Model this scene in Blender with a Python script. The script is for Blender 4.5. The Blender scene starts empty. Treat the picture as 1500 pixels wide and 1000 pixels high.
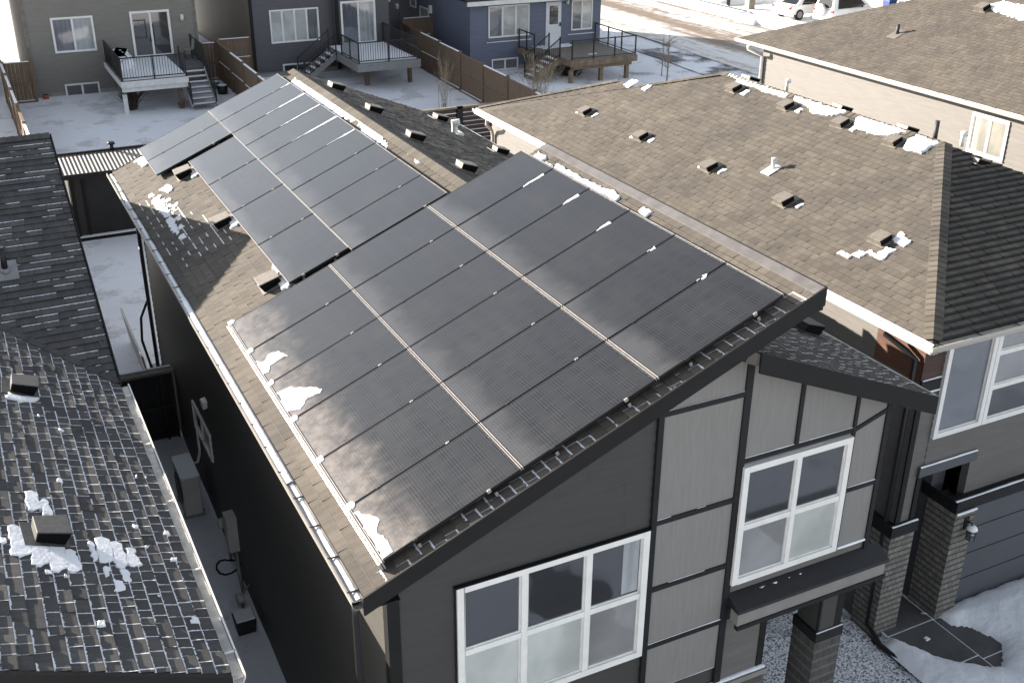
import bpy, bmesh, math, random
from mathutils import Vector, Matrix, noise
random.seed(7)
V = Vector
scene = bpy.context.scene
COL = scene.collection
R = math.radians
TAN = 0.4227                       # roof pitch, about 5 in 12
TH = math.atan(TAN)
CT, ST = math.cos(TH), math.sin(TH)

# ------------------------------------------------------------------ materials
def new_mat(name):
    m = bpy.data.materials.new(name); m.use_nodes = True
    nt = m.node_tree; nt.nodes.clear()
    out = nt.nodes.new('ShaderNodeOutputMaterial')
    b = nt.nodes.new('ShaderNodeBsdfPrincipled')
    nt.links.new(b.outputs[0], out.inputs[0])
    return m, nt, b
def N(nt, typ, **kw):
    n = nt.nodes.new(typ)
    for k, v in kw.items():
        if k.startswith('i_'):
            n.inputs[int(k[2:]) if k[2:].isdigit() else k[2:].replace('_', ' ')].default_value = v
        else: setattr(n, k, v)
    return n
def L(nt, a, b): nt.links.new(a, b)
def math_(nt, op, a, b=None, c=None, clamp=False):
    n = nt.nodes.new('ShaderNodeMath'); n.operation = op; n.use_clamp = clamp
    for i, v in enumerate((a, b, c)):
        if v is None: continue
        if isinstance(v, (int, float)): n.inputs[i].default_value = v
        else: nt.links.new(v, n.inputs[i])
    return n.outputs[0]
def smooth(nt, x, a, b):
    n = nt.nodes.new('ShaderNodeMapRange'); n.interpolation_type = 'SMOOTHSTEP'
    nt.links.new(x, n.inputs[0]); n.inputs[1].default_value = a; n.inputs[2].default_value = b
    return n.outputs[0]
def mix(nt, f, a, b, blend='MIX'):
    n = nt.nodes.new('ShaderNodeMix'); n.data_type = 'RGBA'; n.blend_type = blend
    for i, v in ((0, f), (6, a), (7, b)):
        if isinstance(v, (int, float)): n.inputs[i].default_value = v
        elif isinstance(v, (tuple, list)): n.inputs[i].default_value = (*v[:3], 1)
        else: nt.links.new(v, n.inputs[i])
    return n.outputs[2]
def coord(nt, kind='Object', scale=None):
    t = nt.nodes.new('ShaderNodeTexCoord')
    if scale is None: return t.outputs[kind]
    m = nt.nodes.new('ShaderNodeMapping'); nt.links.new(t.outputs[kind], m.inputs[0])
    m.inputs['Scale'].default_value = scale
    return m.outputs[0]
def noise_(nt, vec, scale, detail=4, rough=.55):
    n = nt.nodes.new('ShaderNodeTexNoise'); nt.links.new(vec, n.inputs['Vector'])
    n.inputs['Scale'].default_value = scale; n.inputs['Detail'].default_value = detail
    n.inputs['Roughness'].default_value = rough
    return n.outputs[0]
def bump(nt, b, h, strength=.5, dist=.01):
    n = nt.nodes.new('ShaderNodeBump'); nt.links.new(h, n.inputs['Height'])
    n.inputs['Strength'].default_value = strength; n.inputs['Distance'].default_value = dist
    nt.links.new(n.outputs[0], b.inputs['Normal'])
def setc(b, col): b.inputs['Base Color'].default_value = (*col, 1)

def plain(name, col, rough=.6, var=.18, vs=3.0, bmp=.15, bs=60, metal=0, spec=.5, scale=(1, 1, 1), coat=0):
    m, nt, b = new_mat(name)
    v = coord(nt, 'Object', scale)
    n = noise_(nt, v, vs, 6)
    k = smooth(nt, n, .25, .75)
    L(nt, mix(nt, k, [c * (1 - var) for c in col], [min(1, c * (1 + var)) for c in col]), b.inputs['Base Color'])
    b.inputs['Roughness'].default_value = rough; b.inputs['Metallic'].default_value = metal
    b.inputs['Specular IOR Level'].default_value = spec
    if coat: b.inputs['Coat Weight'].default_value = coat; b.inputs['Coat Roughness'].default_value = .03
    if bmp: bump(nt, b, noise_(nt, v, bs, 3), bmp, .01)
    return m

def siding(name, col, lap=.11, var=.12, depth=.015, rough=.55, grain=True):
    m, nt, b = new_mat(name)
    v = coord(nt)
    sep = N(nt, 'ShaderNodeSeparateXYZ'); L(nt, v, sep.inputs[0])
    fz = math_(nt, 'FRACT', math_(nt, 'DIVIDE', sep.outputs[2], lap))
    row = math_(nt, 'FLOOR', math_(nt, 'DIVIDE', sep.outputs[2], lap))
    wn = N(nt, 'ShaderNodeTexWhiteNoise', noise_dimensions='1D'); L(nt, row, wn.inputs['W'])
    n1 = noise_(nt, coord(nt, 'Object', (1.2, 1.2, 14)), 2.2, 6)
    n2 = noise_(nt, v, .7, 3)
    k = math_(nt, 'ADD', math_(nt, 'MULTIPLY', n1, .5), math_(nt, 'ADD', math_(nt, 'MULTIPLY', n2, .35), math_(nt, 'MULTIPLY', wn.outputs[0], .15)))
    kk = smooth(nt, k, .3, .7)
    L(nt, mix(nt, kk, [c * (1 - var) for c in col], [min(1, c * (1 + var)) for c in col]), b.inputs['Base Color'])
    h = math_(nt, 'ADD', math_(nt, 'SUBTRACT', 1, fz), math_(nt, 'MULTIPLY', n1, .10))
    bump(nt, b, h, .9, depth)
    b.inputs['Roughness'].default_value = rough
    b.inputs['Specular IOR Level'].default_value = .35
    return m

def shingle(name, dark, mid, light, grit=1.0, band=0):
    """asphalt shingles: attribute 'tab' holds (across, up the exposure, random, snow share) of each tab"""
    m, nt, b = new_mat(name)
    at = N(nt, 'ShaderNodeAttribute', attribute_name='tab')
    s = N(nt, 'ShaderNodeSeparateColor'); L(nt, at.outputs['Color'], s.inputs[0])
    v = coord(nt)
    cr = N(nt, 'ShaderNodeValToRGB'); L(nt, s.outputs[2], cr.inputs[0])
    e = cr.color_ramp.elements
    e[0].position = .05; e[0].color = (*dark, 1); e[1].position = .95; e[1].color = (*light, 1)
    k = e.new(.5); k.color = (*mid, 1)
    g = noise_(nt, v, 130, 3, .7)
    g2 = noise_(nt, v, 1.1, 5)
    c = mix(nt, math_(nt, 'MULTIPLY', smooth(nt, g, .3, .7), .55 * grit), cr.outputs[0], [min(1, x * 1.7) for x in light], 'MIX')
    c = mix(nt, .75, c, mix(nt, smooth(nt, g2, .3, .7), (.74, .74, .76), (1.12, 1.1, 1.06)), 'MULTIPLY')
    jo = smooth(nt, s.outputs[0], .0, .05)
    c = mix(nt, math_(nt, 'MULTIPLY', math_(nt, 'SUBTRACT', 1, jo), .55), c, [x * .25 for x in dark])
    c = mix(nt, math_(nt, 'MULTIPLY', math_(nt, 'SUBTRACT', 1, smooth(nt, s.outputs[1], .0, .07)), .5), c, [x * .35 for x in dark])
    c = mix(nt, math_(nt, 'MULTIPLY', smooth(nt, s.outputs[1], .86, .97), .35), c, [min(1, x * 1.5) for x in light])
    # runoff stains: long faint streaks down the slope and broad weathering
    st = noise_(nt, coord(nt, 'UV', (3.2, .22, 1)), 1.0, 4)
    c = mix(nt, .65, c, mix(nt, smooth(nt, st, .3, .7), (.80, .79, .78), (1.10, 1.09, 1.07)), 'MULTIPLY')
    if band:   # shade at the butt of each course, painted in as a dark band
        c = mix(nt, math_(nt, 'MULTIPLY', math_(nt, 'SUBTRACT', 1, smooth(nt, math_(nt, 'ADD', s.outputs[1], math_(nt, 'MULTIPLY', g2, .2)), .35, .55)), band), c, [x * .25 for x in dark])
    # snow caught against the butt of the course above and in the joints
    n1 = noise_(nt, coord(nt, 'Object'), 5.5, 3, .7)
    n2 = noise_(nt, v, 26, 3)
    ev = smooth(nt, math_(nt, 'ADD', s.outputs[1], math_(nt, 'MULTIPLY', math_(nt, 'SUBTRACT', n2, .5), .32)), .84, .90)
    eu = smooth(nt, math_(nt, 'ADD', math_(nt, 'SUBTRACT', 1, s.outputs[0]), math_(nt, 'MULTIPLY', math_(nt, 'SUBTRACT', n2, .5), .14)), .92, .96)
    ev = math_(nt, 'MULTIPLY', ev, math_(nt, 'SUBTRACT', 1, smooth(nt, at.outputs['Alpha'], 1.45, 1.5)))
    edge = math_(nt, 'MAXIMUM', ev, math_(nt, 'MULTIPLY', eu, smooth(nt, at.outputs['Alpha'], .85, 1.3)))
    w = math_(nt, 'MINIMUM', at.outputs['Alpha'], 1.30)
    mask = smooth(nt, math_(nt, 'ADD', math_(nt, 'ADD', math_(nt, 'MULTIPLY', n1, .7), math_(nt, 'MULTIPLY', s.outputs[2], .8)), math_(nt, 'SUBTRACT', w, 1.60)), 0.0, .1)
    f = math_(nt, 'MULTIPLY', edge, mask, clamp=True)
    L(nt, mix(nt, f, c, (.82, .84, .88)), b.inputs['Base Color'])
    b.inputs['Roughness'].default_value = .85
    b.inputs['Specular IOR Level'].default_value = .25
    bump(nt, b, math_(nt, 'ADD', g, math_(nt, 'MULTIPLY', f, .6)), .5, .006)
    return m

def snow_mat(name, dirt=0.0, dirtcol=(.16, .12, .08), tint=(.86, .875, .90), ds=1.3, thr=.58, speck=0, sps=30, spt=.56):
    m, nt, b = new_mat(name)
    v = coord(nt)
    n = noise_(nt, v, ds, 8, .62)
    n2 = noise_(nt, v, 9, 4)
    c = mix(nt, smooth(nt, noise_(nt, v, .45, 4), .3, .7), [t * .93 for t in tint], tint)
    if dirt:
        f = math_(nt, 'MULTIPLY', smooth(nt, math_(nt, 'ADD', n, math_(nt, 'MULTIPLY', n2, .15)), thr, thr + .14), dirt)
        c = mix(nt, f, c, dirtcol)
    if speck:
        f2 = math_(nt, 'MULTIPLY', smooth(nt, noise_(nt, v, sps, 5, .75), spt, spt + .10), speck)
        c = mix(nt, f2, c, dirtcol)
    L(nt, c, b.inputs['Base Color'])
    b.inputs['Roughness'].default_value = .75; b.inputs['Specular IOR Level'].default_value = .25
    bump(nt, b, math_(nt, 'ADD', n, math_(nt, 'MULTIPLY', n2, .35)), .6, .07)
    return m

def brick_mat(name, col, mortar, w=.20, h=.075):
    m, nt, b = new_mat(name)
    t = N(nt, 'ShaderNodeTexBrick'); uv = N(nt, 'ShaderNodeUVMap'); L(nt, uv.outputs[0], t.inputs['Vector'])
    t.inputs['Color1'].default_value = (*[c * .8 for c in col], 1); t.inputs['Color2'].default_value = (*[c * 1.2 for c in col], 1)
    t.inputs['Mortar'].default_value = (*mortar, 1)
    t.inputs['Scale'].default_value = 1; t.inputs['Mortar Size'].default_value = .008
    t.inputs['Brick Width'].default_value = w; t.inputs['Row Height'].default_value = h
    n = noise_(nt, coord(nt), 14, 5)
    L(nt, mix(nt, .6, t.outputs[0], mix(nt, smooth(nt, n, .3, .7), (.7, .7, .7), (1.2, 1.2, 1.2)), 'MULTIPLY'), b.inputs['Base Color'])
    b.inputs['Roughness'].default_value = .85
    bump(nt, b, math_(nt, 'ADD', math_(nt, 'SUBTRACT', 1, t.outputs[1]), math_(nt, 'MULTIPLY', n, .3)), .8, .012)
    return m

def cells_mat(name, dirt=0.0):
    """black solar glass: fine half-cut lines run along the ridge, faint cell bands, dust towards the low edge"""
    m, nt, b = new_mat(name)
    uv = N(nt, 'ShaderNodeUVMap')
    s = N(nt, 'ShaderNodeSeparateXYZ'); L(nt, uv.outputs[0], s.inputs[0])
    fu = math_(nt, 'FRACT', math_(nt, 'DIVIDE', s.outputs[0], .0215))
    ln = math_(nt, 'SUBTRACT', 1, smooth(nt, math_(nt, 'ABSOLUTE', math_(nt, 'SUBTRACT', fu, .5)), .12, .3))
    fv = math_(nt, 'FRACT', math_(nt, 'DIVIDE', s.outputs[1], .172))
    ln2 = math_(nt, 'SUBTRACT', 1, smooth(nt, math_(nt, 'ABSOLUTE', math_(nt, 'SUBTRACT', fv, .5)), .02, .06))
    fw = math_(nt, 'FRACT', math_(nt, 'DIVIDE', s.outputs[0], .157))
    bw = smooth(nt, math_(nt, 'ABSOLUTE', math_(nt, 'SUBTRACT', fw, .5)), .1, .45)
    oi = N(nt, 'ShaderNodeObjectInfo')
    geo = N(nt, 'ShaderNodeNewGeometry')
    n = noise_(nt, geo.outputs['Position'], 1.6, 6, .6)
    n2 = noise_(nt, geo.outputs['Position'], 7, 5, .65)
    lines = math_(nt, 'MULTIPLY', ln, math_(nt, 'ADD', .35, math_(nt, 'MULTIPLY', n2, .9)))
    c = mix(nt, lines, (.003, .0032, .004), (.026, .026, .026))
    c = mix(nt, math_(nt, 'MULTIPLY', ln2, .22), c, (.06, .06, .065))
    c = mix(nt, math_(nt, 'MULTIPLY', bw, .75), c, (.014, .014, .0145))
    c = mix(nt, math_(nt, 'MULTIPLY', oi.outputs['Random'], .25), c, (.012, .012, .016))
    dust = smooth(nt, n, .42, .8)
    c = mix(nt, math_(nt, 'MULTIPLY', dust, .025), c, (.30, .28, .26))
    d0 = math_(nt, 'ADD', s.outputs[0], math_(nt, 'MULTIPLY', math_(nt, 'SUBTRACT', n, .5), .5))
    c = mix(nt, math_(nt, 'MULTIPLY', math_(nt, 'SUBTRACT', 1, smooth(nt, d0, .0, .22)), .10), c, (.34, .34, .35))
    if dirt:
        d = math_(nt, 'ADD', s.outputs[0], math_(nt, 'MULTIPLY', math_(nt, 'SUBTRACT', n, .5), .75))
        low = math_(nt, 'SUBTRACT', 1, smooth(nt, d, .05, .46))
        f = math_(nt, 'MULTIPLY', low, math_(nt, 'ADD', .16, math_(nt, 'MULTIPLY', smooth(nt, n2, .3, .7), .26)))
        c = mix(nt, math_(nt, 'MULTIPLY', f, dirt), c, (.36, .31, .27))
    L(nt, c, b.inputs['Base Color'])
    rg = math_(nt, 'ADD', .31, math_(nt, 'MULTIPLY', dust, .12))
    rg = math_(nt, 'ADD', .28, math_(nt, 'MULTIPLY', smooth(nt, n2, .3, .7), .04))
    L(nt, rg, b.inputs['Roughness'])
    b.inputs['Specular IOR Level'].default_value = .5
    b.inputs['Coat Weight'].default_value = .30; b.inputs['Coat Roughness'].default_value = .12
    return m

def glass_mat(name, base, rough=.04, fold=0, band=0):
    """a window pane: what hangs behind it sets the colour, the coat mirrors the street"""
    m, nt, b = new_mat(name)
    v = coord(nt)
    n = noise_(nt, v, 1.3, 3)
    c = mix(nt, smooth(nt, n, .3, .7), [x * .82 for x in base], [x * 1.15 for x in base])
    if band:   # blind slats
        s = N(nt, 'ShaderNodeSeparateXYZ'); L(nt, v, s.inputs[0])
        f = math_(nt, 'FRACT', math_(nt, 'DIVIDE', s.outputs[2], band))
        c = mix(nt, smooth(nt, f, .75, .95), c, [x * .72 for x in base])
    L(nt, c, b.inputs['Base Color'])
    b.inputs['Roughness'].default_value = .5
    b.inputs['Coat Weight'].default_value = 1; b.inputs['Coat Roughness'].default_value = rough; b.inputs['Coat IOR'].default_value = 2.1
    if fold:   # curtain folds
        s = N(nt, 'ShaderNodeSeparateXYZ'); L(nt, v, s.inputs[0])
        w = math_(nt, 'SINE', math_(nt, 'MULTIPLY', math_(nt, 'ADD', s.outputs[0], math_(nt, 'MULTIPLY', n, .1)), fold))
        bp = N(nt, 'ShaderNodeBump'); L(nt, w, bp.inputs['Height']); bp.inputs['Strength'].default_value = 1; bp.inputs['Distance'].default_value = .03
        L(nt, bp.outputs[0], b.inputs['Normal'])
    return m

MT = {}
MT['tan_shingle'] = shingle('tan_shingle', (.064, .057, .0485), (.086, .0765, .065), (.108, .096, .082))
MT['shade_banded_shingle'] = shingle('shade_banded_shingle', (.060, .055, .049), (.085, .078, .068), (.115, .104, .09), 1.0, .85)
MT['dark_shingle'] = shingle('dark_shingle', (.022, .022, .023), (.034, .033, .033), (.054, .051, .047))
MT['frosted_shingle'] = shingle('frosted_shingle', (.044, .044, .046), (.062, .062, .063), (.086, .084, .081))
MT['ridge_shingle'] = shingle('ridge_shingle', (.074, .065, .055), (.094, .084, .071), (.116, .104, .088), .6)
MT['snow'] = snow_mat('snow')
MT['roof_snow'] = snow_mat('roof_snow', ds=5)
MT['charcoal_siding'] = siding('charcoal_siding', (.046, .045, .043))
MT['left_siding'] = siding('left_siding', (.072, .068, .061))
MT['taupe_siding'] = siding('taupe_siding', (.185, .174, .155))
MT['slate_siding'] = siding('slate_siding', (.088, .085, .095))
MT['blue_siding'] = siding('blue_siding', (.115, .130, .182))
MT['beige_siding'] = siding('beige_siding', (.138, .128, .116), lap=.12)
MT['warm_siding'] = siding('warm_siding', (.115, .104, .088))
MT['brown_siding'] = siding('brown_siding', (.052, .026, .021), var=.3)
MT['brown_plank'] = siding('brown_plank', (.10, .048, .030), lap=.15, var=.3)
MT['greige_siding'] = siding('greige_siding', (.118, .112, .104))
for nm_ in ('charcoal', 'left', 'taupe', 'slate', 'blue', 'greige', 'beige'):
    MT[nm_ + '_lap'] = plain(nm_ + '_lap', {'charcoal': (.046, .045, .043), 'left': (.072, .068, .061), 'taupe': (.185, .174, .155), 'slate': (.088, .085, .095), 'blue': (.115, .130, .182), 'greige': (.118, .112, .104), 'beige': (.138, .128, .116)}[nm_], .55, .10, 2.2, .12, 50, spec=.35, scale=(.8, .8, 10))
MT['cladding'] = plain('cladding', (.200, .192, .182), .65, .07, 4, .12, 90, scale=(6, 6, .6))
MT['black_trim'] = plain('black_trim', (.011, .011, .013), .6, .2, 6, .05, spec=.3)
MT['fascia'] = plain('fascia', (.010, .0098, .0098), .65, .15, 4, .05, spec=.25)
MT['beam_wrap'] = plain('beam_wrap', (.21, .20, .185), .5, .08, 4, .05)
MT['white_vinyl'] = plain('white_vinyl', (.74, .73, .70), .4, .05, 5, .04)
MT['white_paint'] = plain('white_paint', (.66, .66, .64), .5, .10, 5, .08)
MT['cream_metal'] = plain('cream_metal', (.42, .39, .34), .38, .08, 3, .03)
MT['gutter_dark'] = plain('gutter_dark', (.30, .28, .25), .4, .12, 3, .04)
MT['flashing'] = plain('flashing', (.145, .135, .13), .42, .2, 5, .05, metal=.3)
MT['aluminium'] = plain('aluminium', (.40, .37, .35), .35, .15, 9, .03, metal=.35)
MT['black_metal'] = plain('black_metal', (.010, .010, .011), .5, .2, 8, .03)
MT['panel_frame'] = plain('panel_frame', (.013, .013, .014), .35, .1, 8, 0)
MT['vent_tan'] = plain('vent_tan', (.155, .138, .116), .6, .25, 14, .1)
MT['vent_dark'] = plain('vent_dark', (.030, .028, .028), .6, .25, 14, .1)
MT['vent_grey'] = plain('vent_grey', (.075, .072, .068), .6, .25, 14, .1)
MT['vent_mouth'] = plain('vent_mouth', (.006, .006, .006), .9, .1, 5, 0, spec=.1)
MT['pvc_white'] = plain('pvc_white', (.70, .70, .67), .45, .06, 6, .03)
MT['cedar'] = plain('cedar', (.155, .105, .068), .75, .35, 5, .3, 40, scale=(9, 9, .5))
MT['cedar_beam'] = plain('cedar_beam', (.19, .140, .092), .75, .3, 4, .3, 40)
MT['dark_wood'] = plain('dark_wood', (.045, .022, .018), .6, .3, 4, .2, 40, scale=(.6, 6, 9))
MT['gate_wood'] = plain('gate_wood', (.032, .027, .023), .7, .3, 5, .3, 40, scale=(9, 9, .5))
MT['greywood'] = plain('greywood', (.17, .15, .125), .8, .25, 4, .3, 40)
MT['concrete'] = plain('concrete', (.085, .083, .082), .85, .22, 2.2, .25, 60)
MT['foundation'] = plain('foundation', (.26, .25, .235), .9, .2, 2, .2, 40)
MT['brick'] = brick_mat('brick', (.185, .170, .150), (.07, .065, .06), .20, .05)
MT['dark_brick'] = brick_mat('dark_brick', (.060, .056, .052), (.10, .098, .094), .20, .05)
MT['cells'] = cells_mat('cells')
MT['cells_dusty'] = cells_mat('cells_dusty', 1.0)
MT['pane_dark'] = glass_mat('pane_dark', (.006, .007, .011))
MT['pane_blind'] = glass_mat('pane_blind', (.47, .49, .46))
MT['pane_mid'] = glass_mat('pane_mid', (.215, .215, .215))
MT['pane_grey'] = glass_mat('pane_grey', (.10, .108, .125))
MT['pane_slats'] = glass_mat('pane_slats', (.40, .41, .40), band=.065)
MT['pane_sheer'] = glass_mat('pane_sheer', (.32, .34, .35), fold=26)
MT['pane_drape'] = glass_mat('pane_drape', (.085, .095, .125), fold=30)
MT['pane_cream'] = glass_mat('pane_cream', (.21, .20, .17), fold=14)
MT['garage_paint'] = plain('garage_paint', (.072, .073, .082), .5, .06, 1.5, .03)
MT['door_white'] = plain('door_white', (.62, .63, .65), .45, .05, 3, .02)
MT['ac_paint'] = plain('ac_paint', (.46, .45, .42), .5, .08, 4, .03)
MT['grey_metal'] = plain('grey_metal', (.22, .22, .22), .45, .15, 5, .05)
MT['rubber'] = plain('rubber', (.012, .012, .012), .8, .2, 8, .05)
MT['car_white'] = plain('car_white', (.74, .74, .72), .35, .06, 3, 0, coat=1)
MT['car_glass'] = plain('car_glass', (.012, .013, .014), .08, .1, 3, 0)
MT['lamp_red'] = plain('lamp_red', (.40, .03, .03), .3, .1, 6, 0)
MT['bin_blue'] = plain('bin_blue', (.02, .05, .20), .5, .1, 5, .02)
MT['bin_green'] = plain('bin_green', (.03, .10, .04), .5, .1, 5, .02)
MT['teal'] = plain('teal', (.03, .16, .17), .5, .1, 5, .02)
MT['orange'] = plain('orange', (.30, .08, .03), .6, .2, 8, .1)
MT['straw'] = plain('straw', (.36, .29, .20), .8, .3, 6, .1)
MT['bark'] = plain('bark', (.10, .075, .06), .85, .3, 10, .3)
MT['twig'] = plain('twig', (.24, .19, .15), .85, .3, 10, .2)
MT['dead_leaf'] = plain('dead_leaf', (.060, .045, .034), .85, .4, 10, .2)
MT['black_tarp'] = plain('black_tarp', (.012, .012, .013), .7, .4, 2, .1)
MT['stucco_white'] = plain('stucco_white', (.40, .38, .33), .8, .06, 3, .1)
MT['stucco_tan'] = siding('stucco_tan', (.24, .21, .165))
MT['deck_grey'] = plain('deck_grey', (.105, .105, .115), .7, .1, 4, .1)
MT['deck_board'] = plain('deck_board', (.17, .15, .12), .75, .2, 5, .2, scale=(.6, 8, 1))

def corrugated():
    m, nt, b = new_mat('corrugated_plastic')
    v = coord(nt)
    s = N(nt, 'ShaderNodeSeparateXYZ'); L(nt, v, s.inputs[0])
    w = math_(nt, 'SINE', math_(nt, 'MULTIPLY', s.outputs[0], 52))
    c = mix(nt, smooth(nt, w, -.6, .9), (.13, .125, .12), (.26, .25, .235))
    L(nt, mix(nt, math_(nt, 'MULTIPLY', smooth(nt, noise_(nt, v, 1.6, 5), .5, .7), .6), c, (.26, .2, .13)), b.inputs['Base Color'])
    b.inputs['Roughness'].default_value = .3
    bump(nt, b, w, 1, .02)
    return m
MT['corrugated'] = corrugated()

def road_mat():
    m, nt, b = new_mat('slushy_road')
    v = coord(nt, 'Object', (1, .07, 1))
    v1 = coord(nt)
    n = noise_(nt, v, .75, 8, .6); n2 = noise_(nt, v1, 1.6, 7, .65); n3 = noise_(nt, v, 4.0, 5, .6)
    c = mix(nt, smooth(nt, math_(nt, 'ADD', n, math_(nt, 'MULTIPLY', n2, .3)), .56, .76), (.78, .76, .73), (.21, .155, .11))
    c = mix(nt, math_(nt, 'MULTIPLY', smooth(nt, n3, .55, .7), .6), c, (.11, .088, .072))
    L(nt, c, b.inputs['Base Color']); b.inputs['Roughness'].default_value = .6
    bump(nt, b, math_(nt, 'ADD', n3, n2), .5, .08)
    return m
MT['slush'] = road_mat()
MT['lawn_snow'] = snow_mat('lawn_snow', .75, (.15, .125, .095), ds=.55, thr=.60, speck=.35)
MT['packed_snow'] = snow_mat('packed_snow', .42, (.28, .26, .24), ds=.9, thr=.59, speck=.34)
MT['mulch_snow'] = snow_mat('mulch_snow', .5, (.05, .048, .05), ds=1.2, thr=.62, speck=.9, sps=24, spt=.47)
MT['lit_gutter_fill'] = plain('lit_gutter_fill', (.42, .40, .36), .45, .25, 7, .1)
MT['wet_asphalt'] = snow_mat('wet_asphalt', .9, (.045, .043, .042), ds=.35, thr=.50)

# ------------------------------------------------------------------ builders
class MB:
    def __init__(s): s.v = []; s.f = []; s.uv = []; s.tab = []; s.mi = []; s.sm = []
    def face(s, pts, uv=None, tab=None, mi=0, smooth=False):
        i = len(s.v); s.v += [V(p) for p in pts]
        s.f.append(tuple(range(i, i + len(pts))))
        s.uv.append(uv or [(0, 0)] * len(pts)); s.tab.append(tab or [(.5, .4, .5, 0)] * len(pts)); s.mi.append(mi); s.sm.append(smooth)
    def hexa(s, p, mi=0):
        """8 points: bottom 4 (ccw from above) then top 4"""
        for q in ((3, 2, 1, 0), (4, 5, 6, 7), (0, 1, 5, 4), (1, 2, 6, 5), (2, 3, 7, 6), (3, 0, 4, 7)):
            a, b_, c, d = [V(p[k]) for k in q]
            w = (b_ - a).length; h = (d - a).length
            s.face([a, b_, c, d], [(0, 0), (w, 0), (w, h), (0, h)], mi=mi)
    def box(s, x0, x1, y0, y1, z0, z1, mi=0):
        s.hexa([(x0, y0, z0), (x1, y0, z0), (x1, y1, z0), (x0, y1, z0), (x0, y0, z1), (x1, y0, z1), (x1, y1, z1), (x0, y1, z1)], mi)
    def obox(s, O, X, Y, Z, mi=0):
        O, X, Y, Z = V(O), V(X), V(Y), V(Z)
        s.hexa([O, O + X, O + X + Y, O + Y, O + Z, O + X + Z, O + X + Y + Z, O + Y + Z], mi)
    def prism(s, poly, ext, mi=0):
        """poly: 3d points, extruded along ext"""
        P = [V(p) for p in poly]; E = V(ext); n = len(P)
        nrm = V((0, 0, 0))
        for i in range(n): nrm += P[i].cross(P[(i + 1) % n])
        if nrm.dot(E) > 0: P.reverse()
        s.face(P, mi=mi); s.face([p + E for p in reversed(P)], mi=mi)
        u = 0
        for i in range(n):
            a, b_ = P[i], P[(i + 1) % n]; w = (b_ - a).length; h = E.length
            s.face([b_, a, a + E, b_ + E], [(u + w, 0), (u, 0), (u, h), (u + w, h)], mi=mi); u += w
    def tube(s, path, r, n=6, mi=0, cap=True):
        P = [V(p) for p in path]; rr = r if isinstance(r, (list, tuple)) else [r] * len(P)
        rings = []
        up = V((0, 0, 1)); prev = None
        for i, p in enumerate(P):
            d = (P[min(i + 1, len(P) - 1)] - P[max(i - 1, 0)])
            if d.length < 1e-9: d = V((0, 0, 1))
            d.normalize()
            a = prev if prev is not None else (V((1, 0, 0)) if abs(d.z) > .9 else up)
            x = (a - d * a.dot(d))
            if x.length < 1e-5: x = d.orthogonal()
            x.normalize(); y = d.cross(x); prev = x
            rings.append([p + (x * math.cos(2 * math.pi * k / n) + y * math.sin(2 * math.pi * k / n)) * rr[i] for k in range(n)])
        for i in range(len(rings) - 1):
            for k in range(n):
                s.face([rings[i][k], rings[i][(k + 1) % n], rings[i + 1][(k + 1) % n], rings[i + 1][k]], mi=mi, smooth=n > 5)
        if cap:
            s.face(list(reversed(rings[0])), mi=mi); s.face(rings[-1], mi=mi)
    def build(s, name, mat, parent=None, weld=True, bevel=0, loc=None):
        me = bpy.data.meshes.new(name)
        off = V(loc) if loc is not None else (world_loc(parent) if parent else V((0, 0, 0)))
        me.from_pydata([tuple(p - off) for p in s.v], [], s.f)
        uvl = me.uv_layers.new(name='UVMap')
        ta = me.color_attributes.new('tab', 'FLOAT_COLOR', 'CORNER')
        uvs = [c for f in s.uv for q in f for c in q]; tabs = [c for f in s.tab for q in f for c in q]
        uvl.data.foreach_set('uv', uvs); ta.data.foreach_set('color', tabs)
        me.polygons.foreach_set('material_index', s.mi); me.polygons.foreach_set('use_smooth', s.sm)
        mats = mat if isinstance(mat, (list, tuple)) else [mat]
        for m in mats: me.materials.append(MT[m] if isinstance(m, str) else m)
        if weld:
            bm = bmesh.new(); bm.from_mesh(me); bmesh.ops.remove_doubles(bm, verts=bm.verts, dist=1e-5); bm.to_mesh(me); bm.free()
        me.update()
        o = bpy.data.objects.new(name, me); COL.objects.link(o)
        if parent: o.parent = parent
        elif loc is not None: o.location = loc
        if bevel:
            b = o.modifiers.new('Bevel', 'BEVEL'); b.width = bevel; b.segments = 2; b.limit_method = 'ANGLE'; b.angle_limit = R(40)
        return o
def world_loc(o):
    p = V((0, 0, 0))
    while o: p += V(o.location); o = o.parent
    return p
def tag(o, label, cat, group=None, kind=None):
    if label: o['label'] = label
    if cat: o['category'] = cat
    if group: o['group'] = group
    if kind: o['kind'] = kind
    return o
def thing(name, label, cat, loc=(0, 0, 0), group=None):
    o = bpy.data.objects.new(name, None); COL.objects.link(o); o.location = loc
    o.empty_display_size = .2
    return tag(o, label, cat, group)
def solo(mb, name, mat, label, cat, loc, group=None, kind=None, bevel=0):
    return tag(mb.build(name, mat, None, bevel=bevel, loc=loc), label, cat, group, kind)
def dup(root, loc=None, mat=None, label=None, group=None):
    r = root.copy(); COL.objects.link(r)
    if mat is not None: r.matrix_world = mat
    elif loc is not None: r.location = loc
    if label: r['label'] = label
    if group: r['group'] = group
    for c in list(root.children):
        k = c.copy(); COL.objects.link(k); k.parent = r
        for g in list(c.children):
            q = g.copy(); COL.objects.link(q); q.parent = k
    return r

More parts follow.
